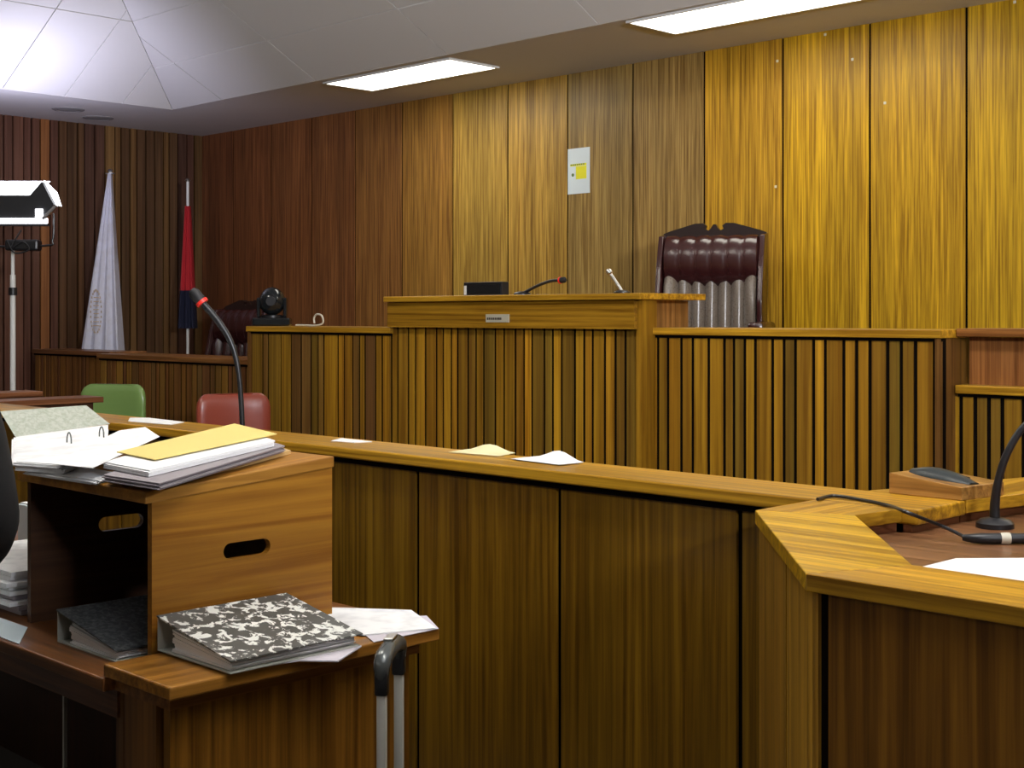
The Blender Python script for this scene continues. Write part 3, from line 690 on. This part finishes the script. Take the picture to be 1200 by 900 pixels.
# dome camera
c = at_p(319, 382, 5.38); zb_ = 1.432
t = thing('dome_camera', 'glossy black swivelling dome camera on the left bench section', 'camera', (c.x, c.y, zb_), 0.85)
link('base', MB().box(-0.125, 0.125, -0.085, 0.085, 0, 0.055, 0.012), 'gloss', t, local=True)
link('turntable', MB().lathe(0, 0, [(0.075, 0.055), (0.075, 0.07), (0.06, 0.075)], 24), 'black', t, smooth=True, local=True)
for s_ in (-1, 1): link('yoke_arm', MB().box(s_*0.088-0.012, s_*0.088+0.012, -0.045, 0.045, 0.055, 0.19, 0.010), 'gloss', t, local=True)
prof = [(0.002, 0.07)]+[(0.088*math.cos(a), 0.165+0.095*math.sin(a)) for a in [(-1.2)+k*0.23 for k in range(12)]]+[(0.003, 0.262)]
link('head', MB().lathe(0, 0, prof, 28), 'gloss', t, smooth=True, local=True)
link('lens', MB().tube([(0, -0.07, 0.165), (0, -0.10, 0.165)], 0.032, 20, 1), 'black', t, smooth=True, local=True)
b = at_p(345, 382.5, 5.3)
z0 = 1.4355
pp = [Vector((b.x+0.02, 5.3, z0+0.004)), Vector((onp(360, 5.3), 5.3, z0+0.003)), Vector((onp(372, 5.3), 5.3, z0+0.003)), at_p(378.5, 378, 5.3), at_p(377, 370, 5.3), at_p(371, 368.5, 5.3), at_p(368, 373, 5.3), at_p(368.5, 379, 5.3)]
o = link('cable', MB().tube(pp, 0.006, 8, 6), 'cream_plastic', smooth=True); tag(o, 'short cream cable curling upright beside the dome camera', 'cable')
# ------------------------------------------------------------------ wall notice
xa, xb = onp(665.5, WY1-0.02), onp(691, WY1-0.02)
Yn = -ST*xa+CT*7.15
zt_, zb_ = EYE+(370-175)*Yn/F, EYE-(228-370)*Yn/F
t = thing('wall_notice', 'pale blue notice sheet with a yellow block taped to the back wall', 'notice', ((xa+xb)/2, WY1-0.02, zb_))
link('sheet', MB().box(xa, xb, WY1-0.021, WY1-0.017, zb_, zt_), 'notice', t)
H = zt_-zb_; W_ = xb-xa
link('yellow_block', MB().box(xa+W_*0.38, xb-W_*0.14, WY1-0.0225, WY1-0.0205, zb_+H*0.32, zb_+H*0.60), 'yellowprint', t)
link('heading', MB().box(xa+W_*0.12, xb-W_*0.14, WY1-0.0225, WY1-0.0205, zb_+H*0.61, zb_+H*0.66), 'yellowprint', t)
m = MB()
for k in range(7):
    x = xa+W_*(0.14+0.095*k); m.box(x, x+W_*0.06, WY1-0.0235, WY1-0.022, zb_+H*0.625, zb_+H*0.655)
link('lettering', m, 'greenprint', t)
o = link('pictogram', MB().lathe(0, 0, [(0.0, 0), (0.0, 0)][:0] or [(0.012, -0.001), (0.012, 0.001)], 12), 'greenprint', t)
o.rotation_euler = (PI/2, 0, 0); o.location = (xa+W_*0.24-t.location.x, -0.002, H*0.42)
o.data.transform(Matrix.Translation(-sum((v.co for v in o.data.vertices), Vector())/len(o.data.vertices)))

# ------------------------------------------------------------------ high-backed leather chair
def make_chair(label, loc, rz):
    t = thing('high_back_chair', label, 'chair', loc, rz)
    W = 0.30
    # frame with scroll crest
    prof = []
    top = [(-0.31, 1.21), (-0.27, 1.225), (-0.2, 1.245), (-0.12, 1.268), (-0.07, 1.27), (-0.048, 1.255), (-0.055, 1.235), (-0.035, 1.225), (-0.02, 1.24), (-0.008, 1.262)]
    full = top+[(-x, z) for x, z in top[::-1]]
    ring = [(x, z) for x, z in full]+[(0.315, 0.9), (0.30, 0.45), (-0.30, 0.45), (-0.315, 0.9)]
    ring = ring[::-1]
    link('back_frame', MB().loft([[(x, 0.075, z) for x, z in ring], [(x, 0.115, z) for x, z in ring]]), 'darkwood', t, local=True)
    # rolled headrest in six segments
    rings = []; N_ = 6; S_ = 8
    for i in range(N_*S_+1):
        u = i/(N_*S_); x = -0.285+0.57*u; k = abs(math.sin(PI*u*N_)); pin = 0.94+0.06*k**0.5
        e = 1.0 if 0 < i < N_*S_ else 0.85
        rings.append([(x, 0.02-0.095*pin*e*math.cos(a)*(1 if math.cos(a) > 0 else 0.5), 1.04+0.155*pin*e*math.sin(a)) for a in [2*PI*j/20 for j in range(20)]])
    link('headrest', MB().loft(rings), 'leather', t, smooth=True, local=True)
    # channelled back
    rings = []; N_ = 7; S_ = 6
    for i in range(N_*S_+1):
        u = i/(N_*S_); x = -0.275+0.55*u; k = abs(math.sin(PI*u*N_))**0.6
        d = 0.035*k; edge = 0.07*(abs(2*u-1))**3
        rings.append([(x, 0.08, 0.5), (x, -0.02-d-edge, 0.5), (x, -0.015-d-edge, 0.7), (x, 0.0-d-edge, 0.9), (x, 0.01-d-edge*0.6, 0.96), (x, 0.08, 0.98)])
    link('backrest', MB().loft(rings), 'leatherback', t, smooth=True, local=True)
    for s_ in (-1, 1):
        wing = [(0.08, 0.55), (-0.12, 0.6), (-0.13, 0.8), (-0.08, 1.0), (-0.02, 1.19), (0.09, 1.205)]
        link('wing', MB().loft([[(s_*0.288, y, z) for y, z in wing], [(s_*0.318, y, z) for y, z in wing]], 0.006), 'leather', t, smooth=True, local=True)
        link('armrest', MB().box(s_*0.33-0.045, s_*0.33+0.045, -0.42, 0.02, 0.62, 0.68, 0.02), 'leather', t, smooth=True, local=True)
        link('arm_post', MB().box(s_*0.33-0.02, s_*0.33+0.02, -0.38, -0.33, 0.44, 0.62), 'darkwood', t, local=True)
    link('seat', MB().box(-0.29, 0.29, -0.46, 0.07, 0.38, 0.50, 0.04), 'leather', t, smooth=True, local=True)
    link('pedestal', MB().lathe(0, -0.2, [(0.035, 0.08), (0.035, 0.38)], 14), 'black', t, smooth=True, local=True)
    for k in range(5):
        a = 2*PI*k/5; m = MB().tube([(0, -0.2, 0.1), (0.3*math.cos(a), -0.2+0.3*math.sin(a), 0.05)], [0.03, 0.02], 8, 1)
        lg = link('base_leg', m, 'darkwood', t, smooth=True, local=True)
        link('castor', MB().lathe(0.3*math.cos(a), -0.2+0.3*math.sin(a), [(0.012, 0), (0.026, 0.01), (0.026, 0.04), (0.012, 0.05)], 10), 'black', lg, smooth=True, local=True)
    return t
cc = ond(834, 300, 8.1); camang = math.atan2(ST, CT)
ch = make_chair('large oxblood leather chair with scroll-topped back behind the central bench', (cc.x, cc.y, 0.78), camang-math.radians(20))
# place so that the crest sits at the surveyed height
ch.location.z = 0.785
cc = ond(283, 380, 11.3)
c2 = copy_tree(ch); c2.location = (cc.x, cc.y, 0.36); c2.rotation_euler = (0, 0, camang+math.radians(-38)); c2['label'] = 'dark leather high-backed chair half hidden behind the dome camera'
c2.name = 'high_back_chair'
for q in children(c2):
    if q.name.startswith('backrest'): q.material_slots[0].link = 'OBJECT'; q.material_slots[0].material = M['leather']
# ------------------------------------------------------------------ low vinyl chairs
def vinyl_chair(label, loc, rz, mat, W=0.5, H=0.40, zt=1.02, skew=0):
    t = thing('padded_chair', label, 'chair', loc, rz)
    rings = []; n = 9
    for j in range(14):
        v = 0.5-0.5*math.cos(PI*j/13); z = zt-H+H*v
        e = (1-abs(2*v-1)**5)**(1/3.0) if 0 < v < 1 else 0.55
        hw = (W/2)*(0.84+0.16*e)*(1 if v < 0.8 else (1-0.2*(1-math.sqrt(max(0, 1-((v-0.8)/0.2)**2))))); th = 0.05*max(e, 0.35)
        ring = []
        for k in range(24):
            a = 2*PI*k/24; ca, sa = math.cos(a), math.sin(a)
            x = hw*math.copysign(abs(ca)**0.45, ca); y = th*math.copysign(abs(sa)**0.8, sa)
            y -= 0.35*(x/(W/2))**2*0.12*W/0.5; y += skew*(v-0.5)*0.1
            ring.append((x, y, z))
        rings.append(ring)
    link('backrest', MB().loft(rings), mat, t, smooth=True, local=True)
    link('seat', MB().box(-W*0.46, W*0.46, -0.48, -0.05, 0.46, 0.55, 0.03), mat, t, smooth=True, local=True)
    link('back_bracket', MB().box(-0.04, 0.04, 0.045, 0.065, 0.48, 0.80), 'black', t, local=True)
    link('seat_bar', MB().box(-0.04, 0.04, -0.25, 0.065, 0.44, 0.462), 'black', t, local=True)
    link('pedestal', MB().lathe(0, -0.24, [(0.03, 0.06), (0.03, 0.45)], 12), 'chrome', t, smooth=True, local=True)
    for k in range(5):
        a = 2*PI*k/5+0.3
        link('base_leg', MB().tube([(0, -0.24, 0.09), (0.28*math.cos(a), -0.24+0.28*math.sin(a), 0.02)], [0.025, 0.018], 8, 1), 'black', t, smooth=True, local=True)
    return t
cc = ond(136, 470, 9.4)
vinyl_chair('pale green vinyl padded chair in front of the low slatted bench', (cc.x, cc.y, 0), camang-0.25, 'green', 0.49, 0.42, 1.03)
cc = ond(272, 480, 8.4)
vinyl_chair('red-brown vinyl padded chair seen behind the tall microphone', (cc.x, cc.y, 0), camang+0.45, 'redvinyl', 0.46, 0.40, 1.022)
# ------------------------------------------------------------------ small screens left
for (s0, yend, ystart, lab) in [(-6.72, 3.60, 3.06, 'nearer dark wooden low screen at far left beside the open binder'), (-7.45, 3.62, 3.06, 'farther dark wooden low screen at far left by the lamp stand')]:
    t = thing('low_screen', lab, 'screen', (s0, 3.3, 0))
    link('countertop', MB().box(s0-0.10, s0+0.10, ystart-0.4, yend, DZ-0.03, DZ, 0.004), 'woody', t, (0.20, 0.075, 0.03)) if False else link('countertop', MB().box(s0-0.10, s0+0.10, 3.0, yend, DZ-0.03, DZ, 0.004), 'woody', t, (0.22, 0.085, 0.035))
    link('panel', MB().box(s0-0.06, s0+0.06, 3.02, yend-0.04, 0, DZ-0.03), 'woodz', t, (0.10, 0.04, 0.02))
# ------------------------------------------------------------------ flags
def flag(label, x, ytop, Y, mats, w0, w1, zlo, fin=True, lean=0.0, folds=7, starts=0.05):
    b = ond(x, 370, Y); zt = EYE+(370-ytop)*Y/F
    t = thing('flag_on_pole', label, 'flag', (b.x, b.y, 0.36), math.atan2(ST, CT))
    zt -= 0.36
    link('pole', MB().tube([(0, 0, 0.03), (0, 0, zt)], 0.013, 10, 1), 'whitemetal', t, smooth=True, local=True)
    link('foot', MB().lathe(0, 0, [(0.16, 0), (0.16, 0.02), (0.05, 0.04), (0.02, 0.06)], 20), 'chrome', t, smooth=True, local=True)
    link('finial', MB().lathe(0, 0, [(0.012, zt), (0.028, zt+0.012), (0.012, zt+0.03)], 12), 'chrome', t, smooth=True, local=True)
    if fin: link('crossbar', MB().tube([(-0.04, 0, zt-0.01), (0.04, 0, zt-0.01)], 0.006, 8, 1), 'chrome', t, local=True)
    for (za, zb, mat, nm) in mats:
        m = MB(); rings = []; n = 14; K = 48
        for i in range(n+1):
            u = i/n; z = (zt-za)*(1-u)+(zt-zb)*u; g = (zt-z)/(zt-zlo+0.36)
            wl_ = w0[0]+(w0[1]-w0[0])*g; wr_ = w1[0]+(w1[1]-w1[0])*g; d = 0.02+0.05*g
            ring = []
            for k in range(K):
                v = k/K*2
                if v < 1: xx = -wl_+(wl_+wr_)*v; yy = -d-0.3*d*math.sin(v*PI*folds)
                else: xx = wr_-(wl_+wr_)*(v-1); yy = d+0.3*d*math.sin((v-1)*PI*folds)
                ring.append((xx+lean*g, yy, z))
            rings.append(ring)
        m.loft(rings); link(nm, m, mat, t, smooth=True, local=True)
    return t, zt
t, zt = flag('white flag with a faint gold ring emblem hanging on a pole at the left wall', 129, 202, 11.95, [(0.01, 1.95, 'cloth_white', 'cloth')], (0.012, 0.245), (0.012, 0.115), 1.1)
# faint ring emblem and rows of small print on the cloth
m = MB()
for k in range(26):
    a = 2*PI*k/26; r0 = 0.085
    cx, cz = -0.10, zt-1.22
    x, z = cx+r0*math.cos(a)*0.55, cz+r0*2.2*math.sin(a); m.box(x-0.004, x+0.004, -0.079, -0.074, z-0.010, z+0.010)
for k in range(8):
    z = zt-1.10-k*0.035; m.box(-0.125+random.uniform(0, 0.01), -0.075, -0.079, -0.074, z, z+0.008)
link('emblem', m, 'gold_thread', t, local=True)
t, zt = flag('red and dark blue furled flag on a white pole in the room corner', 220, 213, 12.3, [(0.22, 0.98, 'cloth_red', 'red_cloth'), (0.98, 1.32, 'cloth_blue', 'blue_cloth')], (0.008, 0.085), (0.012, 0.085), 1.2, False, 0.0, 5)
# ------------------------------------------------------------------ film lamp on a stand
Yl = 9.6
b = ond(15, 370, Yl)
t = thing('film_lamp', 'bright film lamp with opened flaps on a tall white stand at far left', 'lamp', (b.x, b.y, 0), camang)
u_ = Yl/F      # metres per unit at the stand
def lx(x): return (x-15)*u_
def lz(y): return EYE-(y-370)*u_
link('pole', MB().tube([(0, 0, 0.3), (0, 0, lz(322))], 0.019, 12, 1), 'whitemetal', t, smooth=True, local=True)
link('pole', MB().tube([(0, 0, lz(345)), (0, 0, lz(288))], 0.013, 12, 1), 'whitemetal', t, smooth=True, local=True)
link('collar', MB().lathe(0, 0, [(0.03, lz(346)), (0.03, lz(337))], 12), 'black', t, smooth=True, local=True)
for k in range(3):
    a = 2*PI*k/3+0.5
    link('leg', MB().tube([(0, 0, 0.55), (0.45*math.cos(a), 0.45*math.sin(a), 0.012)], 0.012, 8, 1), 'whitemetal', t, smooth=True, local=True)
link('clamp', MB().box(lx(8), lx(47), -0.05, 0.05, lz(294), lz(281), 0.015), 'black', t, local=True)
X1 = lx(63); X0 = -X1-0.05
link('yoke', MB().tube([(X0, 0, lz(240)), (X0, 0, lz(278)), (X0+0.05, 0, lz(288)), (X1-0.06, 0, lz(288)), (X1-0.01, 0, lz(282)), (X1, 0, lz(268)), (X1, 0, lz(250))], 0.008, 8, 4), 'black', t, smooth=True, local=True)
xl, xr = X0+0.03, lx(50)
# housing: shallow dark tray whose back faces the camera
link('housing', MB().loft([[(xl, -0.02, lz(256)), (lx(50), -0.02, lz(256)), (lx(64), -0.02, lz(240)), (lx(50), -0.02, lz(213)), (lx(36), -0.02, lz(229)), (xl, -0.02, lz(229))],
     [(xl, 0.06, lz(256)), (lx(50), 0.06, lz(256)), (lx(64), 0.06, lz(240)), (lx(50), 0.06, lz(213)), (lx(36), 0.06, lz(229)), (xl, 0.06, lz(229))]]), 'blackrubber', t, local=True)
link('flap', MB().loft([[(xl, 0.0, lz(229)), (lx(36), 0.0, lz(229)), (lx(50), 0.14, lz(210)), (xl, 0.14, lz(210))],
     [(xl, 0.02, lz(229)), (lx(36), 0.02, lz(229)), (lx(50), 0.16, lz(210)), (xl, 0.16, lz(210))]]), 'film', t, local=True)
link('flap', MB().loft([[(lx(50), 0.02, lz(211)), (lx(64), 0.02, lz(225)), (lx(69), 0.02, lz(241)), (lx(65), 0.02, lz(240))],
     [(lx(50), 0.06, lz(211)), (lx(64), 0.06, lz(225)), (lx(69), 0.06, lz(241)), (lx(65), 0.06, lz(240))]]), 'film', t, local=True)
link('lamp_tray', MB().box(xl, lx(56), -0.03, 0.0, lz(262), lz(256)), 'film', t, local=True)
link('flap', MB().box(lx(43), lx(52), -0.035, -0.02, lz(258), lz(245), 0.006), 'film', t, local=True)
link('flap_hinge', MB().tube([(lx(52), -0.03, lz(257)), (lx(68), -0.03, lz(241))], 0.014, 8, 1), 'chrome', t, smooth=True, local=True)
link('mount_bar', MB().box(xl, lx(58), -0.02, 0.02, lz(265), lz(262.5)), 'black', t, local=True)
link('cable', MB().tube([(lx(12), -0.06, lz(283)), (lx(22), -0.08, lz(297)), (lx(38), -0.07, lz(293)), (lx(30), -0.06, lz(284)), (lx(16), -0.06, lz(292)), (lx(28), -0.05, lz(270))], 0.006, 8, 6), 'black', t, smooth=True, local=True)
# its light: a tilted panel throwing upwards to the coffer
ld = bpy.data.lights.new('film_lamp_light', 'AREA'); ld.shape = 'RECTANGLE'; ld.size = 0.7; ld.size_y = 0.3; ld.energy = L_FILM; ld.color = (0.72, 0.72, 1.0)
lo = bpy.data.objects.new('film_lamp_light', ld); C.objects.link(lo)
lo.location = Vector((b.x, b.y, lz(205)+0.03)); ld.spread = math.radians(150); lo.rotation_euler = Vector((-0.55, 0.28, 0.75)).to_track_quat('-Z', 'Y').to_euler()
fill_lamp = copy_tree(t); fill_lamp.location = (1.9, 0.8, 0); fill_lamp.rotation_euler = (0, 0, camang+2.6); fill_lamp['label'] = 'unseen film lamp copy added right of the camera to fill the ceiling'  # added lamp, brightens ceiling and foreground
ld = bpy.data.lights.new('film_lamp_light', 'AREA'); ld.shape = 'RECTANGLE'; ld.size = 0.7; ld.size_y = 0.3; ld.energy = L_UP; ld.color = (0.92, 0.94, 1.0)  # area light of the added fill lamp
lo = bpy.data.objects.new('film_lamp_light', ld); C.objects.link(lo)
ld.spread = math.radians(110)
lo.location = (1.75, 0.95, lz(205)+0.06); lo.rotation_euler = Vector((-0.80, 0.42, 0.52)).to_track_quat('-Z', 'Y').to_euler()
# ------------------------------------------------------------------ suitcase with pulled-out handle
p1 = ond(447.5, 816, 2.40); p2 = ond(467.5, 791.5, 2.54)
c = (p1+p2)/2; ang = math.atan2(p2.y-p1.y, p2.x-p1.x); hw = (p2-p1).length/2
t = thing('suitcase_handle', 'pulled-out trolley case handle with two aluminium tubes before the table end', 'suitcase', (c.x, c.y, 0), ang)
zc_ = 0.833
link('case_body', MB().box(-0.19, 0.19, -0.24, -0.015, 0.04, 0.60, 0.03), 'blackrubber', t, smooth=True, local=True)
link('handle_housing', MB().box(-hw-0.03, hw+0.03, -0.016, 0.02, 0.10, 0.60, 0.006), 'black', t, local=True)
for s_ in (-1, 1):
    link('tube', MB().box(s_*hw-0.0085, s_*hw+0.0085, -0.0085, 0.0085, 0.55, zc_+0.01, 0.004), 'alu', t, smooth=True, local=True)
    link('collar', MB().box(s_*hw-0.0115, s_*hw+0.0115, -0.0115, 0.0115, zc_, zc_+0.045, 0.004), 'black', t, smooth=True, local=True)
    link('wheel', MB().tube([(s_*0.15-0.012, -0.02, 0.03), (s_*0.15+0.012, -0.02, 0.03)], 0.03, 16, 1), 'black', t, smooth=True, local=True)
gp = [(-hw, 0, zc_+0.03), (-hw, 0, zc_+0.05), (-hw*0.75, 0, zc_+0.062), (0, 0, zc_+0.068), (hw*0.75, 0, zc_+0.062), (hw, 0, zc_+0.05), (hw, 0, zc_+0.03)]
gr = link('grip', MB().tube(gp, [0.012, 0.015, 0.0165, 0.0165, 0.0165, 0.015, 0.012], 14, 5), 'grip', t, smooth=True, local=True)
link('release_button', MB().box(-0.022, 0.022, -0.009, 0.009, zc_+0.082, zc_+0.088, 0.002), 'chrome', gr, local=True)

# ------------------------------------------------------------------ person in a black gown (only a sleeve reaches the view)
def skin_mesh(name, verts, edges, radii, mat, parent, sub=2, root=0):
    me = bpy.data.meshes.new(name); me.from_pydata(verts, edges, []); o = bpy.data.objects.new(name, me); C.objects.link(o); o.parent = parent
    md = o.modifiers.new('skin', 'SKIN'); md.use_smooth_shade = True
    for i, r_ in enumerate(radii):
        sv = me.skin_vertices[0].data[i]; sv.radius = r_ if isinstance(r_, tuple) else (r_, r_); sv.use_root = (i == root)
    sm = o.modifiers.new('sub', 'SUBSURF'); sm.levels = sub; sm.render_levels = sub
    me.materials.append(M[mat]); return o
pc_ = ond(-177, 370, 2.78)
t = thing('person', 'person in a black gown at the left edge, one bent sleeve showing beside the box', 'person', (pc_.x, pc_.y, 0), camang+0.3); t.scale = (0.965,)*3
V = [(0, 0, .93), (0, 0, 1.10), (0, 0, 1.28), (0, 0, 1.42), (0, 0, 1.50), (0, -.01, 1.56)]
Rr = [(.15, .11), (.13, .10), (.16, .11), (.10, .08), (.052, .055), (.05, .055)]
E_ = [(i, i+1) for i in range(5)]
def limb(start, pts, rad):
    global V, Rr, E_
    prev = start
    for p, r_ in zip(pts, rad):
        V.append(p); Rr.append(r_); E_.append((prev, len(V)-1)); prev = len(V)-1
    return prev
for s_ in (-1, 1):
    limb(0, [(s_*.09, 0, .86), (s_*.10, -.01, .50), (s_*.10, .01, .09), (s_*.105, -.12, .04)], [.095, .06, .042, .04])
hands = []
for s_ in (-1, 1):
    k = limb(3, [(s_*.18, 0, 1.40), (s_*.245, .02, 1.14), (s_*.18, .23, 1.05), (s_*.16, .30, 1.03)], [.062, .046, .034, .028])
    for j in range(4):
        fx = s_*(.16+(j-1.5)*.019); ln = [.075, .085, .08, .062][j]
        limb(k, [(fx, .335, 1.025), (fx, .335+ln*.6, 1.015), (fx, .335+ln, .995)], [.010, .009, .007])
    limb(k, [(s_*.125, .315, 1.02), (s_*.105, .345, 1.01), (s_*.10, .37, 1.0)], [.012, .010, .008])
body = skin_mesh('body', V, E_, Rr, 'skin', t)
hd = MB(); rings = []
for i in range(15):
    v = i/14; z = 1.53+0.235*v; rr_ = math.sin(PI*min(max(v, .03), .97))**0.55
    rings.append([(0.074*rr_*math.cos(a), 0.01+0.094*rr_*math.sin(a)*(1.0 if math.sin(a) < 0 else 0.95)+(0.012*(1-v) if math.sin(a) > 0.8 else 0), z) for a in [2*PI*k/20 for k in range(20)]])
hd.loft(rings); head = link('head', hd, 'skin', t, smooth=True, local=True)
link('nose', MB().loft([[(-.012, .095, 1.635), (.012, .095, 1.635), (.004, .085, 1.675), (-.004, .085, 1.675)], [(-.007, .122, 1.637), (.007, .122, 1.637), (.003, .10, 1.672), (-.003, .10, 1.672)]]), 'skin', head, smooth=True, local=True)
for s_ in (-1, 1):
    link('eye', MB().lathe(s_*.032, .093, [(.002, 1.668), (.011, 1.673), (.011, 1.678), (.002, 1.682)], 10), 'paper', head, smooth=True, local=True)
    link('ear', MB().box(s_*.074-.006, s_*.074+.006, -.012, .016, 1.63, 1.685, .004), 'skin', head, smooth=True, local=True)
link('mouth', MB().box(-.024, .024, .092, .106, 1.598, 1.607, .002), 'redvinyl', head, smooth=True, local=True)
hr = MB(); rings = []
for i in range(9):
    v = i/8; z = 1.66+0.118*v; rr_ = math.cos(PI/2*min(v, .97))**0.5
    rings.append([(0.083*rr_*math.cos(a), -0.004+0.098*rr_*math.sin(a), z) for a in [2*PI*k/20 for k in range(20)]])
hr.loft(rings); link('hair', hr, 'hair', head, smooth=True, local=True)
gw_ = MB(); rings = []
for z, rx, ry in [(0.18, .30, .26), (0.5, .27, .23), (0.8, .235, .19), (1.05, .215, .165), (1.25, .215, .155), (1.36, .235, .14), (1.42, .215, .125), (1.465, .15, .10), (1.495, .075, .075)]:
    rings.append([(rx*(1+.04*math.sin(9*a))*math.cos(a), ry*(1+.04*math.sin(9*a))*math.sin(a), z) for a in [2*PI*k/36 for k in range(36)]])
gw_.loft(rings); link('gown', gw_, 'robe', t, smooth=True, local=True)
for s_ in (-1, 1):
    link('sleeve', MB().tube([(s_*.13, 0, 1.40), (s_*.205, 0.01, 1.36), (s_*.25, .02, 1.15), (s_*.235, .10, 1.07), (s_*.19, .22, 1.03), (s_*.18, .25, 1.02)], [.06, .085, .085, .09, .10, .105], 18, 5), 'robe', t, smooth=True, local=True)
    link('shoe', MB().box(s_*.105-.045, s_*.105+.045, -.04, .20, 0, .07, .02), 'black', t, smooth=True, local=True)
